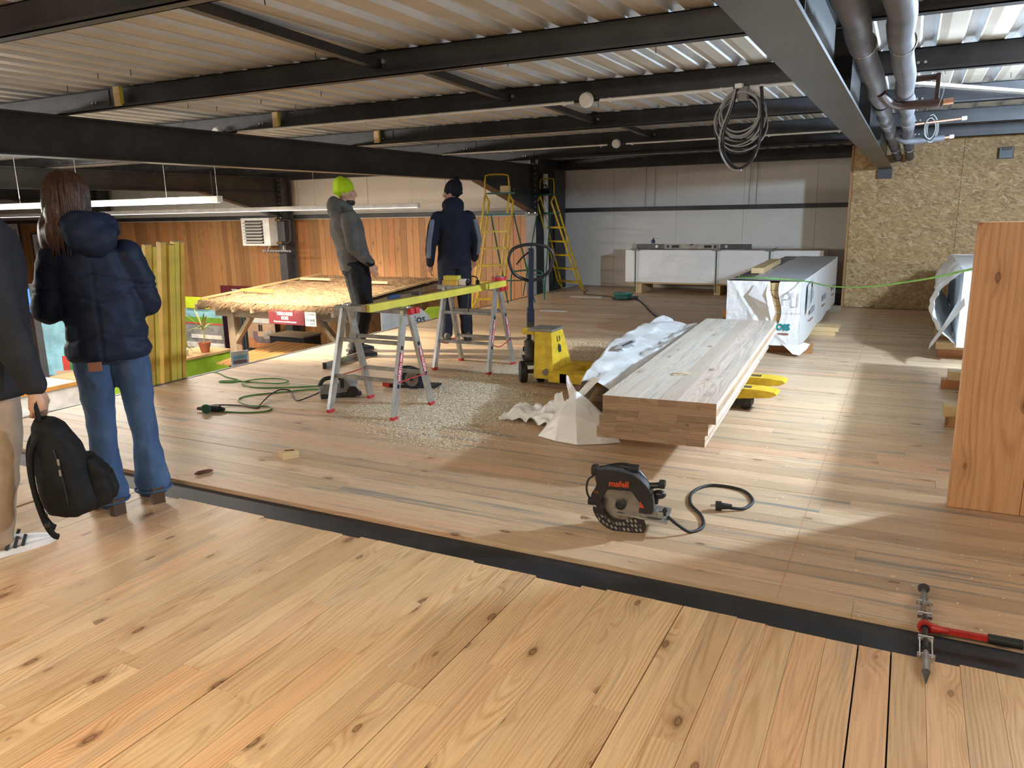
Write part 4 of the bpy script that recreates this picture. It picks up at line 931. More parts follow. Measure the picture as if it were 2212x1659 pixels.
def droop(u, v):
    y = 8.0 + 2.6 * u; o = .26 * math.sin(PI * min(1, v * 1.05)) ** .8 * (1 - .5 * u) * (.8 + .4 * fbm((u * 3, 0, 2), 1.5))
    z = .86 - .62 * v - .10 * v * math.sin(u * 5 + 1)
    return (.46 - o + .02 * fbm((u * 4, v * 4, 0), 2), y + .03 * fbm((u * 3, v * 3, 6), 2), max(.05, z + .02 * fbm((u * 5, v * 3, 3), 2)))
MB().grid(droop, 50, 24).build('drooping_film', 'plastic_wrap', s2_, 3.2)
MB().grid(lambda u, v: (.47 - .24 * v * (1 - .3 * u), 7.55 + .75 * u + .1 * v, .60 - .42 * v + .04 * math.sin(u * 6)), 16, 12).build('film_skirt', 'plastic_wrap', s2_, 3.2)
for k, (y, lb) in enumerate(((5.72, 'nearest to the upright panel'), (6.95, 'second from the upright panel'), (8.45, 'under the drooping film'), (9.3, 'under the far drooping film'), (10.6, 'last before the particle board wall'))):
    for j, z in enumerate((0, .0725)):
        b = MB(); b.bbox((0, 0, .036), (.75, .13, .072), .004); x = .69 - .02 * j + .01 * k + (.06 if k == 1 and j else 0)
        tag(b.build('support_block', 'cladding_wood' if j == 0 else 'batten_wood', None, None, (x, y, z)), ('lower ' if j == 0 else 'upper ') + 'support beam of the right stacks, ' + lb, 'support', 'supports under the right stacks')
rp = [(-1.58, 8.4, .742), (-1.507, 8.1, .752), (-1.255, 7.97, .760), (-.875, 7.87, .748), (-.599, 7.3, .759), (-.344, 6.7, .813), (-.165, 6.2, .875), (.012, 5.7, .95), (.175, 5.1, 1.038), (.284, 4.6, 1.114), (.36, 4.3, 1.16), (.45, 4.17, 1.20)]
b = MB(); b.tube(smooth_path(rp, 6), .006, 6); tag(b.build('green_rope', 'lime_rope', None, .8), 'bright green rope stretched from the printed bundle to the upright panel', 'rope')
# ---------------------------------------------------------------- step ladders
def ladder(label, ff, top, rf, wd, hb, ht, hr, zt=1.73, zh=2.0, green=.65):
    t = thing('step_ladder', label, 'ladder', (0, 0, 0), 0, 'yellow platform step ladders')
    wd = Vector((*wd, 0)).normalized(); F, T, R_ = Vector((*ff, 0)), Vector((*top, zt)), Vector((*rf, 0))
    fd = Vector((F.x - T.x, F.y - T.y, 0)).normalized() * .09
    for s in (-1, 1):
        a, c = F + wd * hb * s, T + wd * ht * s
        b = MB(); b.tube([a + Vector((0, 0, .012)), a.lerp(c, .06) + fd * .2, c], .016, 8); b.build('rail', 'yellow_paint', t, .8)
        a2 = a.lerp(c, .05) - fd; b = MB(); b.tube([a + Vector((0, 0, .03)) - fd * .1, a2.lerp(c - fd, .04), (c - fd) + Vector((0, 0, -.12)), c + Vector((0, 0, -.02))], .016, 8); b.build('rail', 'yellow_paint', t, .8)
        b = MB(); b.cyl(a + Vector((0, 0, 0)), a + Vector((0, 0, .04)), .015, 8); b.build('foot', 'black_rubber', t, .7)
        g = R_ + wd * hr * s; b = MB(); b.tube([g + Vector((0, 0, .01)), T + wd * ht * s * .95 - fd * 1.2 + Vector((0, 0, -.30))], .012, 8); b.build('rear_leg', 'green_paint', t, .8)
    n = 6
    for i in range(1, n + 1):
        f = (i - .35) / (n + .9); p = F.lerp(T, f) - fd * .45; h = hb + (ht - hb) * f
        b = MB(); b.bar(p - wd * h, p + wd * h, .10, .03, (0, 0, 1)); b.build('step', 'yellow_paint' if i < n else 'green_paint', t)
    b = MB(); b.bar(T - wd * ht * 1.1 - fd * .8, T + wd * ht * 1.1 - fd * .8, .26, .02); b.build('top_shelf', 'green_paint', t)
    hoop = [T - wd * ht, T - wd * ht * .97 + Vector((0, 0, (zh - zt) * .75)), T - wd * ht * .75 + Vector((0, 0, zh - zt)), T + wd * ht * .75 + Vector((0, 0, zh - zt)), T + wd * ht * .97 + Vector((0, 0, (zh - zt) * .75)), T + wd * ht]
    b = MB(); b.tube(smooth_path(hoop, 5), .012, 8); b.build('hoop', 'yellow_paint', t, .8)
    for f in (.28, .62):
        p, q = R_.lerp(T, f * .8) - wd * hr, R_.lerp(T, f * .8) + wd * hr
    b = MB(); p = R_.lerp(T, .22); b.tube([p - wd * hr * .98, p + wd * hr * .98], .010, 8); b.build('rear_brace', 'green_paint', t, .8)
    return T, wd, fd
T1, w1, f1 = ladder('yellow platform ladder standing at the mezzanine edge beside the second worker', (-5.68, 10.2), (-5.615, 10.55), (-5.52, 11.12), (.80, .60), .20, .185, .22)
T2, w2, f2 = ladder('yellow platform ladder against the back wall, seen from behind', (-5.60, 13.45), (-5.73, 12.62), (-5.70, 11.95), (.9, -.43), .30, .19, .29)
def power_box(name, label, loc, rz, big):
    t = thing(name, label, 'power tool', loc, rz)
    b = MB(); b.bbox((0, 0, .05), (.16, .09, .10), .012); b.build('body', 'batten_wood' if big else 'black_plastic', t, .6)
    b = MB(); b.tube(smooth_path([(-.07, 0, .10), (-.04, 0, .15), (.04, 0, .15), (.07, 0, .10)], 4), .011, 8); b.build('handle', 'black_plastic', t, .8)
    b = MB(); b.cyl((.08, 0, .05), (.15, 0, .05), .03, 12); b.build('nose', 'black_plastic', t, .6)
power_box('cordless_tool', 'tan cordless tool lying on the shelf of the nearer ladder', T1 + w1 * .08 - f1 * .8 + Vector((0, 0, .011)), .5, True)
power_box('cordless_tool', 'black cordless tool lying on the shelf of the far ladder', T2 - f2 * .8 + Vector((0, 0, .011)), -.4, False)
fr = thing('folded_trestle', 'small green tube trestle frame leaning in the back corner', 'trestle', (-5.62, 11.55, 0), .5)
for s in (-.28, .28):
    b = MB(); b.tube(smooth_path([(s, -.05, .012), (s * .95, .0, .40), (s * .75, .02, .48), (0, .02, .50)], 5), .014, 8); b.build('leg', 'green_paint', fr, .8)
# ---------------------------------------------------------------- cable reel, cords and scraps at the back
cr = thing('cable_reel', 'round green cable reel lying flat on the far boards', 'cable reel', (-4.15, 12.15, 0), .3)
b = MB(); b.lathe([(.05, .0), (.17, .0), (.175, .012), (.17, .024), (.05, .024)], 28); b.build('lower_disc', 'black_plastic', cr, .6)
b = MB(); b.lathe([(.14, .024), (.145, .04), (.14, .062), (.145, .075), (.14, .085)], 24); b.build('wound_cable', 'green_paint', cr, .6)
b = MB(); b.lathe([(.04, .085), (.165, .085), (.17, .097), (.165, .11), (.04, .11)], 28); b.build('upper_disc', 'teal_plastic', cr, .6)
b = MB(); b.bbox((.20, 0, .03), (.10, .06, .05), .01); b.build('plug_box', 'black_plastic', cr)
b = MB(); b.tube(smooth_path([(-4.0, 12.25, .008), (-3.85, 12.05, .008), (-3.45, 11.2, .008), (-3.35, 10.95, .008), (-2.9, 10.05, .008), (-2.3, 9.3, .008)], 8), .009, 6); tag(b.build('power_cord', 'black_rubber', None, .8), 'thick dark cord running from the green reel towards the bundles', 'cord')
b = MB(); b.tube(smooth_path([(-5.24, 13.32, .008), (-5.15, 12.9, .008), (-4.95, 12.62, .008), (-4.5, 12.45, .008), (-4.33, 12.22, .008)], 8), .006, 6); tag(b.build('power_cord', 'black_rubber', None, .8), 'thin black cord from the far ladder to the green reel', 'cord')
b = MB(); b.tube(smooth_path([(-1.75, 8.55, .22), (-1.78, 8.5, .12), (-1.92, 8.4, .03), (-2.05, 8.3, .008)], 6), .007, 6); tag(b.build('power_cord', 'black_rubber', None, .8), 'short black cord beside the printed bundle', 'cord')
ok = thing('cord_plug', 'orange and black plug hanging beside the printed bundle', 'plug', (-1.74, 8.6, 0))
plain('orange_plastic', (.62, .22, .02), .5)
b = MB(); b.bbox((0, 0, .30), (.06, .06, .10), .012); b.build('cap', 'orange_plastic', ok); b = MB(); b.cyl((0, -.02, .25), (-.02, -.05, .19), .028, 12); b.build('body', 'black_plastic', ok, .6)
plain('paper', (.66, .62, .55), .8)
for (x, y, a, L, w_, lb) in ((-4.85, 12.3, .05, .55, .14, 'pale board offcut lying near the green reel'), (-4.62, 10.4, .1, .42, .10, 'flat paper scrap on the far boards')):
    b = MB(); b.bbox((0, 0, .004), (L, w_, .006), .001); o = b.build('floor_scrap', 'paper', None, None, (x, y, 0)); o.rotation_euler.z = a; tag(o, lb, 'scrap')
bx_ = thing('dark_crate', 'small dark crate behind the printed bundle next to the partition', 'crate', (-.86, 12.55, 0))
b = MB(); b.bbox((0, 0, .14), (.22, .3, .28), .01); b.build('body', 'black_plastic', bx_); b = MB(); b.bbox((0, -.155, .2), (.16, .02, .06), .01); b.build('front_plate', 'steel_grey', bx_)
# ---------------------------------------------------------------- things under the roof
cc_ = thing('cable_coil', 'big coil of grey and black cables hanging from a roof purlin', 'cable coil', (-1.10, 5.62, 2.25), math.radians(-14))
plain('cable_grey', (.33, .33, .33), .4)
plain('hose_black', (.02, .02, .024), .16)
rg = random.Random(11)
for k in range(11):
    r = rg.uniform(.135, .185); dz = rg.uniform(.01, .035); cz = -.05 - r + rg.uniform(-.015, .03); ox = rg.uniform(-.02, .02); oy = rg.uniform(-.035, .035); sq = rg.uniform(.92, 1.12)
    b = MB(); b.tube([(ox + r * math.cos(2 * PI * i / 40), oy + .012 * math.sin(3 * 2 * PI * i / 40 + k), cz + r * sq * math.sin(2 * PI * i / 40)) for i in range(40)], .0045 + .0015 * (k % 3), 6, closed=True)
    b.build('cable_loop', 'cable_grey' if k % 4 else 'black_rubber', cc_, .8)
b = MB(); b.tube(smooth_path([(-.02, -.03, -.02), (-.05, -.03, -.15), (-.10, -.035, -.30), (-.09, -.035, -.43), (-.02, -.035, -.52), (.05, -.035, -.535), (.13, -.03, -.46), (.17, -.03, -.30), (.165, -.03, -.10), (.15, -.02, -.02)], 7), .011, 10); b.build('hose_loop', 'hose_black', cc_, .9)
b = MB(); b.tube(smooth_path([(-.02, -.045, -.02), (-.06, -.045, -.15), (-.115, -.05, -.30), (-.105, -.05, -.43), (-.03, -.05, -.535), (.05, -.05, -.55)], 7), .006, 8); b.build('cable_loop', 'cable_grey', cc_, .9)
b = MB(); b.bbox((.03, -.01, -.05), (.06, .05, .09), .01); b.build('junction_box', 'grey_plastic', cc_)
b = MB(); b.bbox((0, -.03, .0), (.05, .04, .03), .005); b.build('clamp', 'white_plastic', cc_)
def conduit(y, xs, z, lb):
    t = thing('cable_conduit', lb, 'conduit', (0, y, z))
    for a, c in xs:
        b = MB(); b.cyl((a, -.075, 0), (c, -.075, 0), .0105, 8); cb = b.build('tube', 'white_plastic', t, .8)
        n = max(1, int((c - a) / 1.1))
        for i in range(n + 1):
            q = MB(); q.bbox((a + .08 + (c - a - .16) * i / n, -.072, -.004), (.02, .032, .03), .004); q.build('clip', 'white_plastic', cb)
conduit(5.73, ((-5.80, -2.34), (-2.13, -1.16), (-1.05, -.62)), 2.247, 'white conduit tube under the third purlin beside the alarm')
conduit(9.55, ((-6.15, -3.47), (-3.22, -1.75), (-1.6, -.7)), 2.247, 'white conduit tube under the purlin with the small alarm')
for (x, y, lb) in ((-2.235, 5.645, 'round white smoke alarm on the third purlin'), (-3.345, 9.46, 'small round white alarm far back on a purlin'), (-6.06, 5.645, 'white alarm on the purlin above the mezzanine edge beam'), (-6.40, 9.46, 'far white alarm just above the edge beam'), (-1.72, 9.46, 'round white alarm seen behind the cable coil')):
    t = thing('smoke_alarm', lb, 'smoke alarm', (x, y, 2.255), 0, 'round white alarms')
    M = Matrix.Rotation(PI / 2, 4, 'X')
    b = MB(); b.lathe([(.052, 0), (.052, .014), (.044, .03), (.0, .032)], 24, M); b.build('cover', 'white_plastic', t, .8)
    b = MB(); b.lathe([(.056, -.012), (.056, .002)], 24, M); b.build('base', 'white_plastic', t, .8)
for (x, y, lb) in ((-5.22, 3.97, 'wooden block wedged on the second purlin'), (-5.32, 5.67, 'wooden block wedged on the third purlin'), (-5.58, 7.56, 'wooden block wedged on the fourth purlin')):
    t = thing('wood_wedge', lb, 'block', (x, y, 2.262), 0, 'wooden blocks on purlins')
    b = MB(); b.bbox((0, 0, .066), (.065, .035, .132), .003); b.build('body', 'batten_wood', t)
    b = MB(); b.box(.0325, .034, -.016, .016, .004, .128); b.build('painted_side', 'yellow_board', t)
plain('pipe_foam', (.10, .10, .115), .6, 0, .25, 8., .3, 40.)
plain('pipe_brown', (.055, .025, .018), .5)
plain('copper', (.42, .23, .15), .35, .8)
for x, z, r, lb in ((-.222, 2.055, .047, 'grey insulated pipe right beside the big roof beam'), (-.085, 2.06, .047, 'grey insulated pipe farther right of the roof beam')):
    t = thing('insulated_pipe', lb, 'pipe', (x, 0, z), 0, 'insulated pipes by the roof beam')
    y = -1.0; k = 0
    while y < 11.9:
        L = 1.6 + .4 * math.sin(k * 3.1 + x * 9); y1 = min(y + L, 11.9)
        b = MB(); n = 8; b.tube([(.006 * math.sin(i * 1.3 + k), y + (y1 - y) * i / n, .006 * math.sin(i * 1.7 + k * 2)) for i in range(n + 1)], [r * (1 + .04 * math.sin(i * 2. + k)) for i in range(n + 1)], 16); b.build('foam_sleeve', 'pipe_foam', t, .8)
        b = MB(); b.lathe([(r + .004, -.01), (r + .005, 0), (r + .004, .01)], 18, Matrix.Translation((0, y1, 0)) @ Matrix.Rotation(PI / 2, 4, 'X')); b.build('tape_band', 'black_plastic' if k % 2 else 'alu_dull', t, .8)
        y = y1 + .004; k += 1
t = thing('branch_pipe', 'dark brown branch pipe crossing under the insulated pipes', 'pipe', (0, 0, 0))
b = MB(); b.tube(smooth_path([(-.20, 4.72, 2.03), (-.17, 4.86, 2.0), (-.12, 4.97, 1.985), (-.03, 5.0, 1.985), (.10, 5.02, 1.99)], 6), .024, 12); b.build('pipe', 'pipe_brown', t, .8)
b = MB(); b.cyl((.10, 5.02, 1.99), (.15, 5.03, 1.995), .017, 12); b.build('end_fitting', 'copper', t, .8)
b = MB(); b.bbox((.07, 5.02, 2.06), (.022, .03, .17), .004); b.build('hanger', 'pipe_brown', t)
b = MB(); b.cyl((-.06, 5.05, 2.125), (.08, 5.05, 2.13), .017, 12); b.build('upper_pipe', 'pipe_brown', t, .8)
b = MB(); b.tube(smooth_path([(.085, 4.99, 2.14), (.10, 4.985, 2.05), (.08, 4.985, 1.96)], 5), .002, 5); b.build('wire', 'alu', t)
t = thing('branch_pipe', 'light grey branch pipe with white end cap near the partition', 'pipe', (0, 0, 0))
b = MB(); b.tube(smooth_path([(-.19, 7.75, 2.04), (-.15, 7.92, 2.02), (-.09, 8.02, 2.0), (.05, 8.06, 2.005), (.20, 8.1, 2.02)], 6), .028, 12); b.build('pipe', 'pipe_foam', t, .8)
b = MB(); b.cyl((.20, 8.1, 2.02), (.245, 8.11, 2.025), .014, 10); b.build('copper_end', 'copper', t, .8)
b = MB(); b.cyl((.24, 8.11, 2.025), (.275, 8.12, 2.03), .017, 10); b.build('end_cap', 'white_plastic', t, .8)
t = thing('copper_pipe', 'bare copper pipe with white end cap near the partition', 'pipe', (0, 0, 0))
b = MB(); b.cyl((-.04, 8.0, 2.14), (.33, 8.1, 2.175), .013, 12); b.build('pipe', 'copper', t, .8)
b = MB(); b.cyl((.32, 8.097, 2.174), (.36, 8.108, 2.178), .018, 12); b.build('end_cap', 'white_plastic', t, .8)
t = thing('wire_coil', 'small coil of black and grey wire looped over the copper pipe', 'wire coil', (.10, 8.03, 2.10), .5)
for k in range(5):
    b = MB(); r = .07 + .012 * (k % 3); b.tube([(.05 * math.cos(2 * PI * i / 28) + .012 * k - .02, .01 * k, r * math.sin(2 * PI * i / 28) * 1.25) for i in range(28)], .004, 6, closed=True); b.build('wire_loop', 'black_rubber' if k % 2 else 'cable_grey', t, .8)
b = MB(); b.bar((-.14, 5.80, 2.215), (1.9, 8.45, 2.215), .07, .02); tag(b.build('wind_brace', 'alu_dull'), 'pale flat steel brace running diagonally under the roof on the right', 'brace')
t = thing('wall_bracket', 'small dark bracket on the particle board wall at the right', 'bracket', (1.02, 12.08, 2.0))
b = MB(); b.bbox((0, 0, .07), (.16, .10, .14), .006); b.build('body', 'steel_dark', t); b = MB(); b.bbox((0, -.055, .12), (.10, .02, .035), .004); b.build('plate', 'pipe_brown', t)
# wires down the back wall
for i, (x, lb) in enumerate(((-4.42, 'leftmost thin grey wire hanging down the back wall'), (-4.24, 'second thin grey wire hanging down the back wall'), (-2.55, 'third thin grey wire hanging down the back wall'), (-2.43, 'rightmost thin grey wire hanging down the back wall'))):
    b = MB(); b.tube([(x, 14.16, 2.3), (x + .004, 14.165, 1.9), (x, 14.16, 1.5)], .004, 5); tag(b.build('wall_wire', 'grey_plastic'), lb, 'wire', 'wires on the back wall')
# ---------------------------------------------------------------- pendant luminaires
t_ = NT('led_diffuser'); t_.out((1, 1, 1), .5); t_.bsdf.inputs['Emission Color'].default_value = (1, .97, .92, 1); t_.bsdf.inputs['Emission Strength'].default_value = 2.2
def pendant(lb, x0, x1, y, z, wires):
    t = thing('pendant_light', lb, 'light', (0, y, z), 0, 'long pendant luminaires')
    b = MB(); b.bbox(((x0 + x1) / 2, 0, .035), (x1 - x0, .07, .065), .004); b.build('housing', 'white_plastic', t)
    b = MB(); b.box(x0 + .03, x1 - .03, -.028, .028, -.004, .003); b.build('diffuser', 'led_diffuser', t)
    b = MB(); b.bbox((x1, 0, .033), (.012, .074, .07), .003); b.build('end_cap', 'white_plastic', t)
    for x in wires:
        b = MB(); b.cyl((x, 0, .065), (x, 0, 2.25 - z), .003, 5); b.build('suspension_wire', 'alu_dull', t)
pendant('nearer pendant strip light over the showroom', -11.2, -6.72, 6.2, 1.615, (-10.3, -9.1, -7.55, -6.75))
pendant('farther long pendant strip light behind the first worker', -17.5, -6.68, 10.0, 1.545, (-15.2, -12.9, -11.0, -8.7, -6.8))
# ---------------------------------------------------------------- heater
ht = thing('unit_heater', 'white square unit heater with louvres on the showroom column', 'heater', (-12.40, 12.30, .85))
b = MB(); b.bbox((0, .22, .29), (.80, .40, .58), .006); b.build('casing', 'white_plastic', ht)
b = MB(); b.box(-.28, .22, .012, .022, .05, .53); b.build('grille_opening', 'black_plastic', ht)
for i in range(7):
    b = MB(); z = .085 + i * .066; b.bar((-.30, -.012, z), (.22, -.012, z), .075, .006, (0, -.45 + .13 * (i % 2 == 9), .9)); b.build('louvre', 'white_panel', ht)
plain('brass', (.35, .25, .10), .35, .8)
for z in (.05, .53):
    b = MB(); b.cyl((.40, .22, z), (.55, .22, z), .03, 12); b.build('pipe_union', 'brass', ht, .8)
b = MB(); b.tube(smooth_path([(.55, .22, .05), (.70, .22, .05), (.78, .22, .10), (.80, .22, .25), (.80, .22, .45), (.79, .22, .53), (.55, .22, .53)], 6), .034, 12); b.build('insulated_loop', 'black_rubber', ht, .8)
for x in (-.16, .27):
    b = MB(); b.bbox((x, .12, -.02), (.03, .03, .04), .004); b.build('yellow_stud', 'yellow_paint', ht)
for x in (.20, .62):
    b = MB(); b.bbox((x, .16, -.07), (.03, .03, .12), .006); b.build('hanger', 'alu', ht)
b = MB(); b.bbox((.43, .14, -.115), (.80, .03, .035), .003); rl = b.build('mounting_rail', 'alu', ht)
for k in range(10):
    b = MB(); b.bbox((.09 + k * .077, .122, -.115), (.035, .004, .014), .002); b.build('rail_slot', 'black_plastic', rl)
# ---------------------------------------------------------------- showroom: thatched hut
plain('sign_maroon', (.13, .02, .025), .5)
plain('sign_white', (.72, .71, .68), .5)
plain('sign_lime', (.50, .62, .02), .5)
plain('lime_front', (.36, .62, .045), .45, 0, .06)
plain('blue_front', (.01, .06, .42), .45)
plain('orange_edge', (.55, .26, .06), .5)
plain('poster_sky', (.25, .50, .60), .5, 0, .3, 3.)
plain('poster_dark', (.03, .03, .035), .5)
plain('purple_panel', (.045, .02, .04), .45)
plain('leaf', (.14, .30, .03), .55)
plain('leaf_dry', (.45, .42, .16), .6)
plain('terracotta', (.42, .12, .05), .7)
plain('grey_print', (.24, .24, .25), .6, 0, .3, 5.)
t = NT('thatch'); P = t.n('ShaderNodeTexCoord').outputs['Object']; x, y, z = t.sep(P)
n1 = t.noise(t.comb(t.m('MULTIPLY', x, 34.), t.m('MULTIPLY', y, 5.), t.m('MULTIPLY', z, 10.)), 1., 4., .7)
n2 = t.noise(t.comb(t.m('MULTIPLY', x, 3.), t.m('MULTIPLY', y, 12.)), 1., 3., .6)
t.out(t.mix(t.step(n2, .35, .65), t.ramp(n1, [(.25, (.14, .08, .04)), (.55, (.42, .28, .15)), (.8, (.62, .46, .28))]), (.30, .19, .10)), .9); t.bump(n1, .8, .03)
hut = thing('thatched_hut', 'display hut with thatched lean-to roof on grey timber posts', 'hut', (0, 0, 0))
HX0, HX1, HY0, HY1 = -11.15, -8.05, 9.55, 12.85
def zr(y): return .0 + .19 * (y - HY0) / (HY1 - HY0)
def th(u, v):
    x = HX0 + (HX1 - HX0) * u; y = HY0 + (HY1 - HY0) * v
    return (x, y, zr(y) + .02 + .022 * fbm((x, y, 0), 5., 3))
tb = MB().grid(th, 60, 60); tb.grid(lambda u, v: (HX0 + (HX1 - HX0) * u, HY0 + (HY1 - HY0) * (1 - v), zr(HY0 + (HY1 - HY0) * (1 - v)) - .03), 4, 4); tb.build('thatch_layer', 'thatch', hut)
rg = random.Random(5); fb_ = MB()
for i in range(2600):
    x = rg.uniform(HX0, HX1); L = rg.uniform(.05, .16); dz = rg.uniform(-.03, .02); dx = rg.uniform(-.04, .04)
    fb_.add([(x - .004, HY0 + .03, .02 + dz), (x + .004, HY0 + .03, .02 + dz), (x + dx + .001, HY0 - L, .0 + dz - rg.uniform(.0, .09))], [(0, 1, 2)])
for i in range(5200):
    x = rg.uniform(HX0, HX1); y = rg.uniform(HY0, HY1); L = rg.uniform(.04, .13); dx = rg.uniform(-.05, .05)
    fb_.add([(x - .004, y, zr(y) + .02), (x + .004, y, zr(y) + .02), (x + dx, y - L, zr(y) + rg.uniform(.03, .06))], [(0, 1, 2)])
tag(fb_.build('straw', 'thatch', hut), kind='stuff')
for i in range(8):
    x = HX0 + .02 + (HX1 - HX0 - .04) * i / 7
    b = MB(); b.bar((x, HY0 - .06, -.085), (x, HY1, .105), .055, .10); b.build('rafter', 'grey_timber_y', hut)
for x in (HX0 - .015, HX1 + .015):
    b = MB(); b.bar((x, HY0 + .1, .05), (x, HY1, .235), .03, .035); b.build('edge_lath', 'batten_wood_y', hut)
b = MB(); b.bbox(((HX0 + HX1) / 2, 9.92, -.205), (HX1 - HX0 - .1, .10, .15), .005); b.build('lintel', 'grey_timber_x', hut)
for x in (-10.71, -7.85 - .35):
    b = MB(); b.bbox((0, 0, 0), (.16, .14, 1.97), .006); b.build('post', 'grey_timber', hut, None, (x, 9.92, -1.115 - .0))
    s = 1 if x < -10 else -1
    b = MB(); b.bar((x + s * .06, 9.90, -.72), (x + s * .46, 9.90, -.27), .07, .10, (0, 1, 0)); b.build('brace', 'grey_timber', hut)
for (x0, x1, y, lb) in ((-11.0, -10.25, 10.45, 'yellow batten lying near the front of the thatch'), (-10.9, -10.15, 11.95, 'pale batten lying far up on the thatch'), (-9.25, -8.6, 11.75, 'pale batten on the thatch behind the first worker')):
    b = MB(); b.bbox(((x0 + x1) / 2, 0, .02), (x1 - x0, .05, .04), .003); o = b.build('roof_batten', 'yellow_board' if y < 11 else 'batten_wood', None, None, (0, y, zr(y) + .062)); o.rotation_euler = (.057, 0, 0); tag(o, lb, 'batten', 'battens on the thatch')
sg = thing('hanging_sign', 'maroon sign reading TERRASSES BOIS under the thatch edge', 'sign', (-9.01, 9.46, -.165))
b = MB(); b.bbox((0, 0, 0), (.77, .012, .24), .002); b.build('board', 'sign_maroon', sg)
text('TERRASSES', .072, 'white_ink', sg, (-.03, -.0075, .055), (PI / 2, 0, 0), bold=.002); text('BOIS', .072, 'white_ink', sg, (-.03, -.0075, -.015), (PI / 2, 0, 0), bold=.002)
text('Conçues pour une durabilité maximale', .031, 'white_ink', sg, (-.03, -.0075, -.075), (PI / 2, 0, 0), bold=.001)
sg = thing('price_card', 'white card reading 20 ANS beside the hanging maroon sign', 'sign', (-8.495, 9.46, -.175))
b = MB(); b.bbox((0, 0, 0), (.23, .01, .23), .002); b.build('card', 'sign_white', sg)
text('DURAPIN', .040, 'black_ink', sg, (0, -.006, .075), (PI / 2, 0, 0)); text('20 ANS', .058, 'black_ink', sg, (0, -.006, -.02), (PI / 2, 0, 0), bold=.001); text('DE GARANTIE', .026, 'black_ink', sg, (0, -.006, -.075), (PI / 2, 0, 0))
sg = thing('wall_sign', 'maroon sign reading TERRASSES half hidden behind the thatch', 'sign', (-13.55, 12.93, -.26))
b = MB(); b.bbox((0, 0, 0), (1.45, .02, .34), .002); b.build('board', 'sign_maroon', sg); text('TERRASSES', .13, 'white_ink', sg, (-.05, -.012, .04), (PI / 2, 0, 0), bold=.003)
# poster with a living room, corrugated panels, purple cabinet
def poster(name, lb, loc, w_, h_, mat, rz=0, cells=()):
    t = thing(name, lb, 'poster', loc, rz); b = MB(); b.bbox((0, 0, 0), (w_, .015, h_), .002); p = b.build('panel', mat, t)
    for i, (x, z, a, c, m_) in enumerate(cells):
        q = MB(); q.bbox((x * w_, -.008 - .0012 * (i + 1), z * h_), (a * w_, .002, c * h_), .0005); q.build('print_area', m_, p)
    return t
plain('print_wall', (.55, .36, .24), .6); plain('print_floor', (.62, .25, .10), .6); plain('print_rug', (.22, .16, .17), .6); plain('print_sofa', (.42, .38, .36), .6); plain('print_green', (.02, .28, .07), .6); plain('print_red', (.60, .06, .04), .6); plain('print_sand', (.62, .42, .28), .6)
poster('room_poster', 'poster of a warm living room below the thatched roof', (-12.62, 12.45, -1.05), .82, .72, 'print_wall', 0, ((0, -.34, .98, .3, 'print_floor'), (.05, -.22, .6, .2, 'print_rug'), (.2, -.08, .26, .2, 'print_sofa'), (-.22, -.1, .16, .26, 'print_rug'), (-.05, .15, .07, .2, 'poster_dark'), (.03, .15, .05, .2, 'poster_dark'), (0, .38, .9, .16, 'sign_white'), (.35, .05, .1, .12, 'print_sofa')))
cp = thing('corrugated_panel', 'dark grey corrugated backing panel behind the living room poster', 'panel', (-12.72, 12.60, -1.2))
for i in range(14):
    b = MB(); b.bbox((-.95 + i * .1, 0, 0), (.07, .04, 1.5), .01); b.build('rib', 'steel_grey', cp)
b = MB(); b.box(-1, .4, .015, .03, -.75, .75); b.build('sheet', 'steel_grey', cp)
cb = thing('purple_cabinet', 'dark purple locker behind the hut post', 'locker', (-14.0, 12.5, -2.1))
b = MB(); b.bbox((0, 0, .72), (.62, .4, 1.44), .006); b.build('body', 'purple_panel', cb); b = MB(); b.bbox((0, -.205, .72), (.54, .02, 1.34), .004); d_ = b.build('door', 'purple_panel', cb); b = MB(); b.ell((.15, -.225, .75), (.025, .02, .025)); b.build('knob', 'white_plastic', d_, .8)
poster('landscape_poster', 'tall poster of a paved terrace beside the hut post', (-12.15, 10.5, -.66), 1.05, .78, 'grey_print', 0, ((0, .38, .99, .2, 'poster_sky'), (0, .22, .99, .14, 'leaf'), (0, .13, .99, .03, 'print_red'), (.05, -.2, .8, .1, 'sign_white'), (0, -.42, .99, .14, 'sign_white')))
sg = thing('lime_sign', 'lime sign reading CLO above the terrace poster', 'sign', (-12.25, 10.48, -.155)); b = MB(); b.bbox((0, 0, 0), (.64, .012, .22), .002); b.build('board', 'sign_lime', sg)
text('CLO', .07, 'black_ink', sg, (.17, -.0075, .04), (PI / 2, 0, 0)); text('COM', .05, 'black_ink', sg, (.19, -.0075, -.045), (PI / 2, 0, 0))
sg = thing('white_board', 'white board reading STE AUX VENTS under the terrace poster', 'sign', (-12.1, 10.44, -1.2)); b = MB(); b.bbox((0, 0, 0), (1.1, .012, .30), .002); b.build('board', 'sign_white', sg)
text('STE AUX VENTS', .065, 'black_ink', sg, (.12, -.0075, .07), (PI / 2, 0, 0)); text('PLATINE', .05, 'black_ink', sg, (.25, -.0075, -.08), (PI / 2, 0, 0))
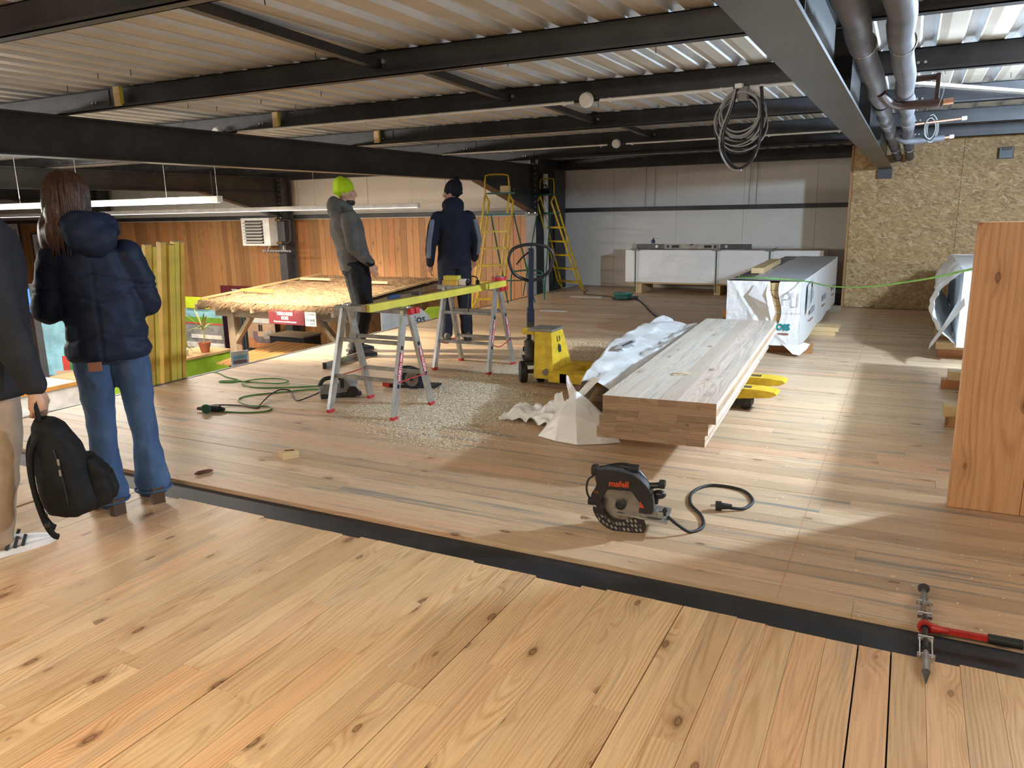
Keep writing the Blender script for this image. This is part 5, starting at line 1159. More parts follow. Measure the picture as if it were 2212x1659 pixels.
# sloping terrace decking and black cabinet
dk = thing('decking_display', 'sloping display of honey coloured decking boards', 'decking', (-9.88, 10.1, -2.1))
wood('deck_wood', 'y', (.50, .27, .10), (.34, .15, .05), .15, .1, 0, .4, .5)
for i in range(9):
    b = MB(); b.bbox((0, 0, 0), (.15, 1.5, .03), .004); o = b.build('deck_board', 'deck_wood', dk, None, (-.66 + i * .165, 0, 1.14)); o.rotation_euler.x = .10
b = MB(); b.bbox((0, 0, .52), (1.2, 1.2, 1.03), .01); b.build('base', 'poster_dark', dk)
bc = thing('black_cabinet', 'low black cabinet with drawer handles beside the decking', 'cabinet', (-10.95, 11.7, -2.1), .0)
b = MB(); b.bbox((0, 0, .6), (.9, .5, 1.2), .006); b.build('body', 'poster_dark', bc)
b = MB(); b.bbox((0, 0, 1.215), (.95, .56, .03), .004); b.build('top', 'grey_timber_x', bc)
for z in (1.05, .85, .65):
    b = MB(); b.bbox((.0, -.258, z), (.8, .014, .17), .003); d_ = b.build('drawer', 'black_plastic', bc); b = MB(); b.bbox((0, -.272, z + .03), (.14, .012, .02), .003); b.build('handle', 'grey_plastic', d_)
# counters
ct = thing('lime_counter', 'showroom counter with lime green front and wooden top', 'counter', (-11.36, 8.9, -2.1))
b = MB(); b.bbox((-.40, 0, 1.085), (.86, 3.05, .04), .004); b.build('top', 'batten_wood_y', ct)
b = MB(); b.box(-.02, .0, -1.5, 1.48, .30, 1.06); b.build('front', 'lime_front', ct)
b = MB(); b.box(-.02, .002, -1.5, -.2, .05, .62); b.build('blue_panel', 'blue_front', ct)
b = MB(); b.bbox((-.40, 1.50, .55), (.86, .04, 1.06), .004); b.build('end_panel', 'orange_edge', ct)
b = MB(); b.bbox((.018, 0, 1.085), (.02, 3.07, .045), .003); b.build('edge_band', 'orange_edge', ct)
b = MB(); b.bbox((-.78, 0, .53), (.04, 2.9, 1.04), .004); b.build('rear_panel', 'sign_white', ct)
ct = thing('white_counter', 'white topped counter with orange edge at the far left', 'counter', (-11.0, 6.1, -2.1))
b = MB(); b.bbox((-.35, 0, 1.17), (.75, 1.9, .05), .004); b.build('top', 'sign_white', ct)
b = MB(); b.bbox((.03, 0, 1.165), (.02, 1.92, .06), .003); b.build('edge_band', 'orange_edge', ct)
b = MB(); b.bbox((0, 0, .57), (.03, 1.9, 1.13), .004); b.build('front', 'sign_white', ct)
b = MB(); b.bbox((-.35, .94, .57), (.7, .03, 1.13), .004); b.build('end_panel', 'orange_edge', ct)
b = MB(); b.bbox((-.35, -.94, .57), (.7, .03, 1.13), .004); b.build('end_panel', 'sign_white', ct)
# posters on the left
ps = poster('pine_poster', 'sky blue poster reading PN with a green and red figure', (-12.75, 8.1, -.62), .70, 1.05, 'poster_sky', math.radians(38), ((.1, -.28, .4, .34, 'print_green'), (-.08, -.32, .16, .26, 'print_red'), (.0, -.46, .7, .06, 'print_sand')))
text('PN', .12, 'white_ink', ps, (.1, -.012, .22), (PI / 2, 0, 0), bold=.003)
b = MB(); b.bbox((-.02, .04, -.25), (.9, .05, 2.6), .006); b.build('slat_stand', 'steel_grey', ps)
poster('product_poster', 'pale blue product sheet poster on the wood wall', (-16.75, 12.93, .10), .98, 1.28, 'poster_sky', 0, ((0, .43, .98, .12, 'sign_white'), (-.25, .2, .1, .04, 'sign_white'), (.2, .2, .1, .04, 'sign_white'), (.15, -.05, .3, .18, 'leaf_dry'), (-.25, -.05, .2, .16, 'poster_dark'), (.0, -.2, .9, .05, 'sign_white'), (-.2, -.38, .1, .04, 'sign_white'), (.2, -.38, .1, .04, 'sign_white')))
for x, z, lb in ((-22.05, .95, 'dark framed certificate at the far left of the wall'), (-20.85, .62, 'dark framed print beside the woman'), ):
    t = thing('picture_frame', lb, 'picture', (x, 12.93, z), 0, 'framed pictures on the wood wall')
    b = MB(); b.bbox((0, .01, 0), (.66, .02, 1.0), .003); b.build('print', 'sign_white', t)
    for a, c, d, e in ((0, .51, .70, .04), (0, -.51, .70, .04), (-.34, 0, .04, 1.0), (.34, 0, .04, 1.0)):
        b = MB(); b.bbox((a, -.005, c), (d, .03, e), .003); b.build('frame_bar', 'poster_dark', t)
    b = MB(); b.bbox((0, -.003, .1), (.4, .004, .4), .001); b.build('picture_area', 'wrap_grey', t)
tv = thing('monitor', 'blue lit monitor between the two visitors', 'monitor', (-16.3, 9.6, -.15), math.radians(35))
t_ = NT('screen_blue'); t_.out((.02, .05, .2), .3); t_.bsdf.inputs['Emission Color'].default_value = (.12, .3, 1, 1); t_.bsdf.inputs['Emission Strength'].default_value = 1.2
b = MB(); b.bbox((0, 0, 0), (.9, .06, .55), .008); b.build('housing', 'poster_dark', tv); b = MB(); b.box(-.42, .42, -.034, -.031, -.24, .24); b.build('screen', 'screen_blue', tv); b = MB(); b.bbox((0, .05, -1.1), (.10, .08, 1.7), .006); b.build('stand', 'poster_dark', tv)
ks = thing('dark_kiosk', 'dark display unit behind the upright yellow planks', 'display', (-12.6, 9.6, -2.1), .2)
b = MB(); b.bbox((0, 0, .55), (.5, .4, 1.1), .01); b.build('body', 'poster_dark', ks); b = MB(); b.bbox((0, -.21, .9), (.4, .02, .3), .004); b.build('panel', 'black_plastic', ks)
# plants, leaflet, small signs at the floor edge
def leaf_blade(b, base, tip, w_, sag=.05):
    base, tip = Vector(base), Vector(tip); d = (tip - base); s = d.cross(Vector((0, 0, 1)))
    if s.length < 1e-5: s = Vector((1, 0, 0))
    s.normalize(); rings = []
    for i in range(6):
        f = i / 5; p = base.lerp(tip, f) + Vector((0, 0, sag * math.sin(PI * f))); ww = w_ * math.sin(PI * min(.98, f * .85 + .12)); rings.append((p - s * ww / 2, p + Vector((0, 0, -.004)), p + s * ww / 2))
    o = len(b.v); b.v += [tuple(q) for r in rings for q in r]
    for i in range(5):
        for j in (0, 1): b.f.append((o + i * 3 + j, o + i * 3 + j + 1, o + (i + 1) * 3 + j + 1, o + (i + 1) * 3 + j))
pt_ = thing('potted_palm', 'palm plant with dry fronds standing before the terrace poster', 'plant', (-11.55, 9.95, -1.0))
b = MB(); b.lathe([(.07, 0), (.11, .18), (.115, .19), (.10, .17)], 18); b.build('pot', 'terracotta', pt_, .7)
b = MB(); b.tube([(0, 0, .1), (.01, 0, .3), (0, .01, .46)], .012, 8); b.build('stem', 'leaf_dry', pt_)
rg = random.Random(4)
for i in range(16):
    a = rg.random() * 2 * PI; L = rg.uniform(.22, .42); b = MB(); leaf_blade(b, (0, 0, .42), (L * math.cos(a), L * math.sin(a), .42 + rg.uniform(-.1, .42)), .035); b.build('frond', 'leaf_dry' if i % 3 else 'leaf', pt_)
pt_ = thing('potted_plant', 'small green leafy plant on the lime counter', 'plant', (-11.62, 9.55, -.995))
b = MB(); b.lathe([(.05, 0), (.07, .10), (.072, .11), (.06, .10)], 16); b.build('pot', 'sign_white', pt_, .7)
b = MB(); b.tube([(0, 0, .05), (0, 0, .5)], .006, 6); b.build('stem', 'leaf', pt_)
for i in range(16):
    a = rg.random() * 2 * PI; z = .14 + .022 * i; L = rg.uniform(.10, .2); b = MB(); leaf_blade(b, (0, 0, z), (L * math.cos(a), L * math.sin(a), z + rg.uniform(-.10, .03)), .04); b.build('leaf', 'leaf', pt_)
lf_ = thing('leaflet', 'white leaflet with blue photographs standing at the mezzanine edge', 'leaflet', (-6.30, 5.87, -2.1), math.radians(62))
b = MB(); b.bbox((0, 0, 2.02), (.19, .008, .27), .001); pp = b.build('sheet', 'sign_white', lf_)
for z, m_ in ((2.09, 'poster_sky'), (2.04, 'print_rug'), (1.98, 'blue_front')):
    b = MB(); b.box(-.075, .075, -.0065, -.0045, z - .022, z + .018); b.build('photo', m_, pp)
b = MB(); b.cyl((0, .03, 0), (0, .03, 1.95), .012, 8); b.build('stand', 'alu_dull', lf_); b = MB(); b.cyl((0, .03, 0), (0, .03, .02), .14, 20); b.build('foot', 'steel_grey', lf_)
def stand_card(lb, loc, rz, poly, mat, txt=None, tm='black_ink', ts=.12, tl=(0, 0)):
    t = thing('display_card', lb, 'sign', loc, rz); M = Matrix(((1, 0, 0, 0), (0, 0, 1, -.006), (0, 1, 0, 0), (0, 0, 0, 1)))
    b = MB(); b.prism(poly[::-1], 0, .012, M); b.build('card', mat, t)
    if txt: text(txt, ts, tm, t, (tl[0], -.008, tl[1]), (PI / 2, 0, 0), bold=.002)
    b = MB(); b.cyl((0, .03, -loc[2] - 2.1), (0, .03, .05), .012, 8); b.build('stand', 'steel_grey', t)
stand_card('grey card with handwritten Bos beyond the nearer sawhorse', (-6.42, 9.2, .0), math.radians(60), [(-.42, -.35), (.34, -.35), (.34, -.02), (.22, .09), (-.42, .10)], 'sign_white', 'Bos', 'black_ink', .16, (.16, -.06))
stand_card('lime green card beside the grey card at the mezzanine edge', (-6.40, 9.82, -.04), math.radians(60), [(-.22, -.35), (.22, -.35), (.22, .10), (-.06, .10), (-.22, -.02)], 'sign_lime', '1', 'white_ink', .14, (-.04, -.12))
# ---------------------------------------------------------------- planks leaning against the edge
for i, (y, w_, d_, dx, zt, mt, lb) in enumerate(((4.50, .07, .045, .0, 1.235, 'yellow_wood', 'leftmost leaning plank beside the woman, standing a little apart'), (4.555, .045, .05, .02, 1.215, 'yellow_plank', 'thin bright leaning plank next to the leftmost one'), (4.655, .06, .06, -.03, 1.25, 'yellow_wood', 'amber leaning plank in the middle of the row'), (4.72, .065, .06, .03, 1.225, 'yellow_plank', 'bright yellow leaning plank in the middle of the row'), (4.78, .055, .06, .02, 1.25, 'yellow_plank', 'bright leaning plank second from the right'), (4.835, .05, .055, .03, 1.245, 'yellow_wood', 'rightmost leaning plank with a dark edge'))):
    L = (zt + 2.1) / math.cos(math.radians(7.6)); t = thing('leaning_plank', lb, 'plank', (-6.24 + dx * .4, y, -2.1), 0, 'yellow planks leaning at the edge')
    t.rotation_euler = (0, math.radians(7.6), 0)
    b = MB(); b.bbox((0, 0, L / 2 + .004), (d_, w_ - .006, L), .003); b.build('body', mt, t)
    b = MB(); b.bbox((0, 0, L + .004), (d_ * .96, (w_ - .006) * .96, .004), .001); b.build('end_grain', 'grey_timber', t)
# ---------------------------------------------------------------- people
plain('skin_light', (.55, .32, .22), .5, 0, .08, 20.)
plain('skin_tan', (.40, .21, .13), .5, 0, .08, 20.)
def fabric(name, col, rough=.85, var=.15, bump=.25, scale=220.):
    t = NT(name); tc = t.n('ShaderNodeTexCoord').outputs['Object']
    a = t.noise(tc, 7., 4., .6); f = t.noise(tc, scale, 2.)
    c = t.mix(t.step(a, .3, .7), tuple(x * (1 - var) for x in col), tuple(min(1, x * (1 + var)) for x in col))
    c = t.mix(t.m('MULTIPLY', f, .35), c, tuple(x * .55 for x in col))
    t.out(c, rough); t.bump(f, bump, .002); t.bsdf.inputs['Specular IOR Level'].default_value = .25
fabric('navy_quilt', (.008, .016, .042), .62, .2, .1)
fabric('charcoal_coat', (.022, .024, .030), .75)
fabric('grey_marl', (.115, .112, .105), .9, .25, .4, 150.)
fabric('navy_fleece', (.010, .014, .028), .85)
fabric('stripe_grey', (.16, .19, .24), .85)
fabric('black_work', (.010, .011, .014), .8)
fabric('navy_work', (.014, .018, .032), .8)
fabric('beige_chino', (.42, .32, .235), .85)
fabric('lime_knit', (.50, .78, .02), .8, .1, .5, 120.)
fabric('black_knit', (.010, .011, .016), .9, .15, .5, 120.)
fabric('bag_black', (.008, .008, .009), .7, .3)
t = NT('denim'); tc = t.n('ShaderNodeTexCoord').outputs['Object']; x, y, z = t.sep(tc)
a = t.noise(t.comb(t.m('MULTIPLY', x, 7.), t.m('MULTIPLY', y, 7.), t.m('MULTIPLY', z, 2.2)), 1., 4., .6); f = t.noise(tc, 260., 2.)
t.out(t.mix(t.m('MULTIPLY', f, .4), t.ramp(a, [(.3, (.030, .065, .15)), (.55, (.06, .125, .26)), (.75, (.16, .26, .42))]), (.02, .045, .11)), .8); t.bump(f, .25, .002)
t = NT('hair_brown'); tc = t.n('ShaderNodeTexCoord').outputs['Object']; x, y, z = t.sep(tc)
a = t.noise(t.comb(t.m('MULTIPLY', x, 120.), t.m('MULTIPLY', y, 120.), t.m('MULTIPLY', z, 6.)), 1., 3., .7)
t.out(t.ramp(a, [(.3, (.025, .010, .006)), (.6, (.075, .030, .016)), (.85, (.15, .065, .035))]), .45); t.bump(a, .6, .01)
plain('hair_dark', (.02, .013, .010), .6)
plain('boot_brown', (.095, .055, .035), .5)
plain('work_shoe', (.07, .062, .055), .7)
plain('shoe_white', (.76, .76, .77), .45)
plain('eye_white', (.7, .68, .65), .3)
plain('leather_tan', (.25, .10, .05), .6)

def remesh(mb, voxel, smooth=6, name='m'):
    me = mb.mesh(name); o = bpy.data.objects.new('tmp_remesh', me); COL.objects.link(o)
    r = o.modifiers.new('r', 'REMESH'); r.mode = 'VOXEL'; r.voxel_size = voxel; r.adaptivity = 0
    s = o.modifiers.new('s', 'SMOOTH'); s.iterations = smooth; s.factor = .5
    dg = bpy.context.evaluated_depsgraph_get(); res = bpy.data.meshes.new_from_object(o.evaluated_get(dg))
    bpy.data.objects.remove(o); bpy.data.meshes.remove(me)
    res.polygons.foreach_set('use_smooth', [True] * len(res.polygons)); res.name = name; return res
def displace(me, fn):
    n = len(me.vertices); co = np.empty(n * 3); no = np.empty(n * 3); me.vertices.foreach_get('co', co); me.vertices.foreach_get('normal', no)
    co = co.reshape(-1, 3); no = no.reshape(-1, 3); out = co.copy()
    for i in range(n): out[i] = co[i] + no[i] * fn(co[i])
    me.vertices.foreach_set('co', out.ravel()); me.update()
def folds(amp, sc=5., seed=0., zst=1.):
    def f(c):
        p = Vector((c[0] * sc + seed, c[1] * sc, c[2] * sc * zst))
        a = mnoise.noise(p); d = mnoise.noise(p * 2.1 + Vector((3, 1, 7)))
        return amp * ((1 - 2 * abs(a)) * .6 + .5 * d - .2)
    return f
def chain(b, pts, rad, n=14):
    """limb through pts with spherical joints"""
    pts = [Vector(p) for p in pts]
    for i, p in enumerate(pts): b.ell(p, (rad[i],) * 3, 14, 9)
    for i in range(len(pts) - 1): b.tube([pts[i], pts[i + 1]], [rad[i], rad[i + 1]], n)
def torso(b, sp, k=1., flat=1.):
    """sp: list of (centre, rx, ry)"""
    rings = []
    for c, rx, ry in sp: rings.append([Vector(c) + Vector((rx * k * math.cos(2 * PI * j / 28), ry * k * flat * math.sin(2 * PI * j / 28), 0)) for j in range(28)])
    b.loft(rings)
def hand(b, wr, d, pn, s, curl=.35, thumb=1):
    """wrist, direction of fingers, palm normal, side of the thumb"""
    wr, d, pn = Vector(wr), Vector(d).normalized(), Vector(pn).normalized(); sd = d.cross(pn).normalized() * thumb
    b.tube([wr - d * .02, wr + d * .02, wr + d * .06, wr + d * .095], [.027, .029, .036, .030], 12)
    for off in (-.024, -.008, .008, .024):
        b.ell(wr + d * .075 + sd * off, (.016, .016, .016), 10, 8)
    for k, (off, L) in enumerate(((.028, .068), (.010, .078), (-.009, .072), (-.027, .056))):
        p = wr + d * .09 + sd * off; dd = d.copy(); pts = [p]
        for seg in (.42, .32, .26):
            dd = (dd + pn * curl * (1 + .25 * k * .3)).normalized(); p = p + dd * L * seg * 1.05; pts.append(p)
        chain(b, pts, (.0095, .009, .0085, .0075), 8)
    p = wr + d * .03 + sd * .030; q = p + (d * .8 + sd * .35 + pn * .5).normalized() * .042; r_ = q + (d * .8 - sd * .15 + pn * .6).normalized() * .030
    chain(b, [p, q, r_], (.014, .011, .009), 8)
def head_parts(b, H, R):
    """head about H with rotation R (3x3)"""
    M = Matrix.Translation(H) @ R.to_4x4()
    b.ell((0, -.012, .035), (.074, .094, .088), 20, 14, M); b.ell((0, .020, -.035), (.058, .070, .078), 18, 12, M)
    b.ell((0, .062, -.085), (.028, .026, .022), 12, 8, M); b.ell((0, .094, -.002), (.011, .017, .026), 10, 8, M); b.ell((0, .106, -.018), (.014, .014, .010), 10, 8, M)
    b.ell((0, .080, .028), (.050, .016, .012), 12, 8, M); b.ell((0, .086, -.050), (.022, .010, .009), 10, 8, M)
    for s in (-1, 1): b.ell((s * .073, -.008, -.005), (.010, .020, .031), 10, 8, M); b.ell((s * .042, .062, -.022), (.018, .016, .016), 10, 8, M)
def person(label, loc, rz, J, skin, k=1.):
    """continuous skin body; J holds joints (metres, facing +y)"""
    t = thing('person', label, 'person', loc, rz)
    b = MB()
    pel, wai, che, nek, hd = (Vector(J[q]) for q in ('pelvis', 'waist', 'chest', 'neck', 'head'))
    torso(b, [(pel + Vector((0, 0, -.09)), .10, .08), (pel, .150, .105), (wai, .130, .095), (che, .155, .108), (che + Vector((0, 0, .08)), .135, .085), (nek + Vector((0, 0, -.03)), .062, .058)])
    R = Matrix.Rotation(J.get('yaw', 0), 3, 'Z') @ Matrix.Rotation(J.get('tilt', 0), 3, 'X')
    chain(b, [nek + Vector((0, -.01, -.04)), hd + Vector((0, -.02, -.07))], (.058, .055)); head_parts(b, hd, R)
    for s in 'LR':
        chain(b, [Vector(J['sh' + s]) + Vector((0, 0, -.025)), J['el' + s], J['wr' + s]], (.040, .038, .029)); sx = -1 if s == 'L' else 1
        hdir = J.get('hd' + s) or (Vector(J['wr' + s]) - Vector(J['el' + s])); hand(b, J['wr' + s], hdir, J.get('pn' + s, (-sx, .25, 0)), 1, J.get('curl', .3), J.get('th' + s, sx))
        chain(b, [J['hip' + s], J['kn' + s], J['an' + s]], (.075, .054, .040)); a = Vector(J['an' + s]); fy = J.get('ft' + s, 0); f = Vector((math.sin(-fy) , math.cos(fy), 0))
        b.ell(a + f * .035 + Vector((0, 0, -.05)), (.028, .075, .018), 14, 9)
    me = remesh(b, .0068, 5, 'body'); me.materials.append(MATS[skin]); body = link('body', me, t)
    M = Matrix.Translation(hd) @ R.to_4x4()
    for s in (-1, 1):
        e = MB(); e.ell((s * .031, .074, .008), (.011, .010, .008), 12, 8, M); e.build('eye', 'eye_white', t, 3.2)
    return t, M
def cloth(t, name, mb, mat, voxel=.010, smooth=6, fold=None, extra=None):
    me = remesh(mb, voxel, smooth, name); me.materials.append(MATS[mat])
    if fold: displace(me, fold)
    if extra: displace(me, extra)
    return link(name, me, t)
def trousers(t, J, mat, k=1., hem=.0, flare=.062, seed=0., low=.05):
    b = MB(); pel = Vector(J['pelvis'])
    torso(b, [(pel + Vector((0, 0, -.13)), .13, .105), (pel + Vector((0, 0, -.02)), .168, .125), (pel + Vector((0, 0, .10)), .150, .112)], k)
    for s in 'LR':
        h, kn, a = Vector(J['hip' + s]), Vector(J['kn' + s]), Vector(J['an' + s])
        chain(b, [h + Vector((0, 0, -.02)), h.lerp(kn, .5), kn, kn.lerp(a, .5), a + Vector((0, 0, low - .05))], (.094 * k, .086 * k, .070 * k, .064 * k, flare))
    return cloth(t, 'trousers', b, mat, .010, 5, folds(.009, 9., seed, .8))
def shoe(t, ank, yaw, L, mat, sole, h=.075, heel=0., stripes=False):
    M = Matrix.Translation((ank[0], ank[1], 0)) @ Matrix.Rotation(yaw, 4, 'Z')
    b = MB(); rings = []
    for y, w_, z0, z1 in ((-.085, .026, heel * .9 + .02, h + heel), (-.06, .038, heel * .9 + .02, h + heel + .015), (0., .040, heel * .6 + .02, h + heel + .012), (.06, .044, heel * .25 + .02, h * .88 + heel * .5), (.12, .048, .02, h * .66), (.165, .043, .02, h * .5), (.195, .024, .022, h * .36)):
        y *= L / .28; rings.append([M @ Vector((w_ * math.cos(2 * PI * j / 18), y, (z0 + z1) / 2 + (z1 - z0) / 2 * math.sin(2 * PI * j / 18))) for j in range(18)])
    b.loft(rings); u = cloth(t, 'shoe', b, mat, .006, 4)
    s_ = MB(); out = [(.030, -.10), (.044, -.06), (.043, .0), (.052, .10), (.046, .17), (.022, .205), (-.022, .205), (-.044, .17), (-.048, .10), (-.040, .0), (-.042, -.06), (-.030, -.10)]
    if heel > .03:
        hl = MB(); hl.prism([(x, y * L / .28) for x, y in ((.030, -.098), (.036, -.06), (.034, -.02), (-.034, -.02), (-.036, -.06), (-.030, -.098))], 0, heel + .02, M); hl.build('heel', sole, u); s_.prism([(x, y * L / .28) for x, y in out if y > .05], 0, .02, M)
    else: s_.prism([(x, y * L / .28) for x, y in out], 0, .028, M)
    s_.build('sole', sole, u)
    if stripes:
        for sx in (1, -1):
            for k in range(3):
                q = MB(); y = .015 + k * .032; q.bar(M @ Vector((sx * .050, y, .030)), M @ Vector((sx * .043, y + .022, .078)), .013, .006, M.to_3x3() @ Vector((sx, 0, .2))); q.build('stripe', 'black_ink', u)
    return u
def beanie(t, M, mat, pom=False):
    b = MB(); b.ell((0, -.022, .060), (.085, .106, .108), 22, 14, M); b.ell((0, -.05, .10), (.066, .075, .075), 18, 12, M); b.tube([M @ Vector((.077 * math.cos(2 * PI * i / 28), -.018 + .098 * math.sin(2 * PI * i / 28), .030 + .018 * math.sin(2 * PI * i / 28))) for i in range(28)], .013, 8, closed=True)
    c = cloth(t, 'beanie', b, mat, .007, 4, lambda p: .0025 * math.sin(60 * (p[0] + p[1])))
    if pom:
        q = MB(); q.ell((.0, -.055, .165), (.036, .036, .034), 16, 12, M); me = remesh(q, .006, 2, 'pompom'); displace(me, folds(.008, 40.)); me.materials.append(MATS[mat]); link('pompom', me, c)
    return c
def beard(t, M):
    b = MB(); b.ell((0, .022, -.078), (.059, .066, .038), 18, 12, M); b.ell((0, .062, -.090), (.031, .031, .027), 12, 8, M); return cloth(t, 'beard', b, 'hair_dark', .007, 3, folds(.003, 60.))
def std(h=1.78):
    J = dict(pelvis=(0, 0, .96), waist=(0, 0, 1.10), chest=(0, 0, 1.30), neck=(0, -.01, 1.49), head=(0, .02, 1.645), hipL=(-.09, 0, .93), hipR=(.09, 0, .93), knL=(-.10, .02, .50), knR=(.10, .02, .50), anL=(-.10, -.02, .09), anR=(.10, -.02, .09), shL=(-.185, -.01, 1.42), shR=(.185, -.01, 1.42), elL=(-.25, -.04, 1.15), elR=(.25, -.04, 1.15), wrL=(-.26, .06, .90), wrR=(.26, .06, .90))
    s = h / 1.78
    return {k: tuple(c * s for c in v) for k, v in J.items()}
def shift(J, keys, d):
    for k in keys: J[k] = tuple(a + c for a, c in zip(J[k], d))
UP = ['waist', 'chest', 'neck', 'head', 'shL', 'shR', 'elL', 'elR', 'wrL', 'wrR']

# worker in the lime beanie
J = std(1.80); J['yaw'] = -.42; J['tilt'] = -.03
shift(J, ['chest', 'neck', 'head', 'shL', 'shR'], (0, -.035, 0)); shift(J, ['neck', 'head'], (0, -.01, 0)); shift(J, ['pelvis', 'hipL', 'hipR'], (0, .03, 0))
J['anL'] = (-.17, .02, .09); J['anR'] = (.15, -.06, .09); J['knL'] = (-.14, .10, .51); J['knR'] = (.14, .06, .50)
J['elR'] = (.275, -.06, 1.15); J['wrR'] = (.27, .115, .965); J['elL'] = (-.27, -.03, 1.14); J['wrL'] = (-.25, .12, .95); J['hdR'] = (0, .30, -1); J['ftL'] = .2; J['ftR'] = -.2; J['curl'] = .45
w1, M1 = person('worker in grey hoodie and lime beanie standing near the mezzanine edge', (-5.17, 6.46, 0), math.radians(-36), J, 'skin_light')
def hoodie(t, J, mat, z_hem, seed, hood=True, bulk=1., ext=None, vox=.010, fold=.011):
    b = MB(); pel, wai, che, nek = (Vector(J[q]) for q in ('pelvis', 'waist', 'chest', 'neck'))
    torso(b, [(Vector((pel.x, pel.y, z_hem)), .172, .135), (Vector((pel.x, pel.y, z_hem + .05)), .185, .148), (wai, .180, .142), (che + Vector((0, -.005, -.02)), .198, .150), (che + Vector((0, -.005, .08)), .198, .138), (nek + Vector((0, -.01, -.045)), .152, .112), (nek + Vector((0, -.01, .0)), .098, .09), (nek + Vector((0, 0, .05)), .074, .074)], bulk)
    for s in 'LR': chain(b, [Vector(J['sh' + s]) * 1. + Vector((-.018 if s == 'R' else .018, 0, -.032)), Vector(J['sh' + s]).lerp(Vector(J['el' + s]), .5), J['el' + s], Vector(J['el' + s]).lerp(Vector(J['wr' + s]), .55), Vector(J['el' + s]).lerp(Vector(J['wr' + s]), .93)], (.083 * bulk, .076 * bulk, .066 * bulk, .058 * bulk, .045 * bulk))
    if hood:
        n = nek; b.ell(n + Vector((0, -.100, .015)), (.112 * bulk, .064 * bulk, .105 * bulk), 18, 12); b.tube([n + Vector((.095 * bulk * math.sin(a), -.025 - .080 * math.cos(a), .045 + .045 * math.cos(a))) for a in np.linspace(-2.3, 2.3, 15)], .036 * bulk, 10)
    return cloth(t, 'jacket', b, mat, vox, 5, folds(fold, 6.5, seed, .75), ext)
jk = hoodie(w1, J, 'grey_marl', .885, 1., True, 1.12)
trousers(w1, J, 'black_work', 1.28, seed=4., flare=.072)
beanie(w1, M1, 'lime_knit'); beard(w1, M1)
for s in 'LR': shoe(w1, J['an' + s], J.get('ft' + s, 0), .29, 'work_shoe', 'black_rubber', .09)
b = MB(); b.bbox((.165, .10, .72), (.03, .10, .012), .004); q = MB(); q.bar((.188, .055, .82), (.183, .085, .68), .004, .030, (1, 0, 0)); q.build('pocket_patch', 'stripe_grey', w1)
q = MB(); b2 = Vector(J['elR']).lerp(Vector(J['wrR']), .5); q.bar(b2 + Vector((.056, .0, .02)), b2 + Vector((.054, .03, -.03)), .003, .018, (1, 0, 0)); q.build('sleeve_mark', 'black_ink', jk)
q = MB(); chain(q, [Vector(J['elR']).lerp(Vector(J['wrR']), .80), Vector(J['elR']).lerp(Vector(J['wrR']), .99)], (.049, .043)); cloth(w1, 'cuff', q, 'black_work', .008, 3)
# worker in navy hoodie
J = std(1.79); J['yaw'] = 1.05; J['tilt'] = .02
J['anL'] = (-.12, .0, .09); J['anR'] = (.12, .02, .09); J['elL'] = (-.255, -.05, 1.15); J['wrL'] = (-.275, .05, .89); J['elR'] = (.25, -.02, 1.15); J['wrR'] = (.25, .14, .92)
w2, M2 = person('worker in navy hoodie and black bobble hat seen from behind', (-4.62, 7.60, 0), math.radians(38), J, 'skin_tan')
jk = hoodie(w2, J, 'navy_fleece', .865, 7.)
trousers(w2, J, 'navy_work', 1.15, seed=9., flare=.070)
beanie(w2, M2, 'black_knit', True); beard(w2, M2)
for s in 'LR': shoe(w2, J['an' + s], 0, .29, 'work_shoe', 'black_rubber', .09)
for s, sx in (('L', -1), ('R', 1)):
    q = MB(); pts = [Vector(J['sh' + s]) + Vector((sx * .05, -.06, -.05)), Vector(J['sh' + s]).lerp(Vector(J['el' + s]), .5) + Vector((sx * .035, -.062, 0)), Vector(J['el' + s]) + Vector((sx * .03, -.055, 0)), Vector(J['el' + s]).lerp(Vector(J['wr' + s]), .7) + Vector((sx * .025, -.042, 0))]
    q.tube(smooth_path(pts, 5), .027, 10); q.build('sleeve_stripe', 'stripe_grey', jk, 3.2)
q = MB(); chain(q, [Vector(J['elL']).lerp(Vector(J['wrL']), .80), Vector(J['elL']).lerp(Vector(J['wrL']), .99)], (.051, .045)); cloth(w2, 'cuff', q, 'black_work', .008, 3)
# woman in navy parka
J = std(1.60); hz = .055
for k in list(J): J[k] = (J[k][0], J[k][1], J[k][2] + hz * (1 if k[:2] not in ('kn',) else .8) * .9)
lean = (-.055, .0, 0); shift(J, ['chest', 'shL', 'shR', 'elL', 'elR', 'wrL', 'wrR'], (-.03, 0, 0)); shift(J, ['neck'], (-.045, .0, 0)); shift(J, ['head'], (-.10, .02, 0))
J['shL'] = (-.17, -.01, 1.295); J['shR'] = (.125, -.01, 1.295); J['elR'] = (.185, .03, 1.05); J['wrR'] = (.09, .24, 1.04); J['elL'] = (-.235, .03, 1.04); J['wrL'] = (-.14, .24, 1.03); J['hdR'] = (-1, .35, .05); J['hdL'] = (1, .35, .05); J['pnR'] = (0, -1, 0); J['pnL'] = (0, -1, 0)
J['anL'] = (-.085, -.03, .15); J['anR'] = (.115, .06, .15); J['knL'] = (-.08, .0, .50); J['knR'] = (.10, .05, .50); J['tilt'] = -.15; J['yaw'] = .25; J['ftL'] = .5; J['ftR'] = .25
wm, M3 = person('woman with brown hair in navy parka and jeans seen from behind', (-3.48, 2.42, 0), math.radians(52), J, 'skin_light')
b = MB(); pel, wai, che, nek = (Vector(J[q]) for q in ('pelvis', 'waist', 'chest', 'neck'))
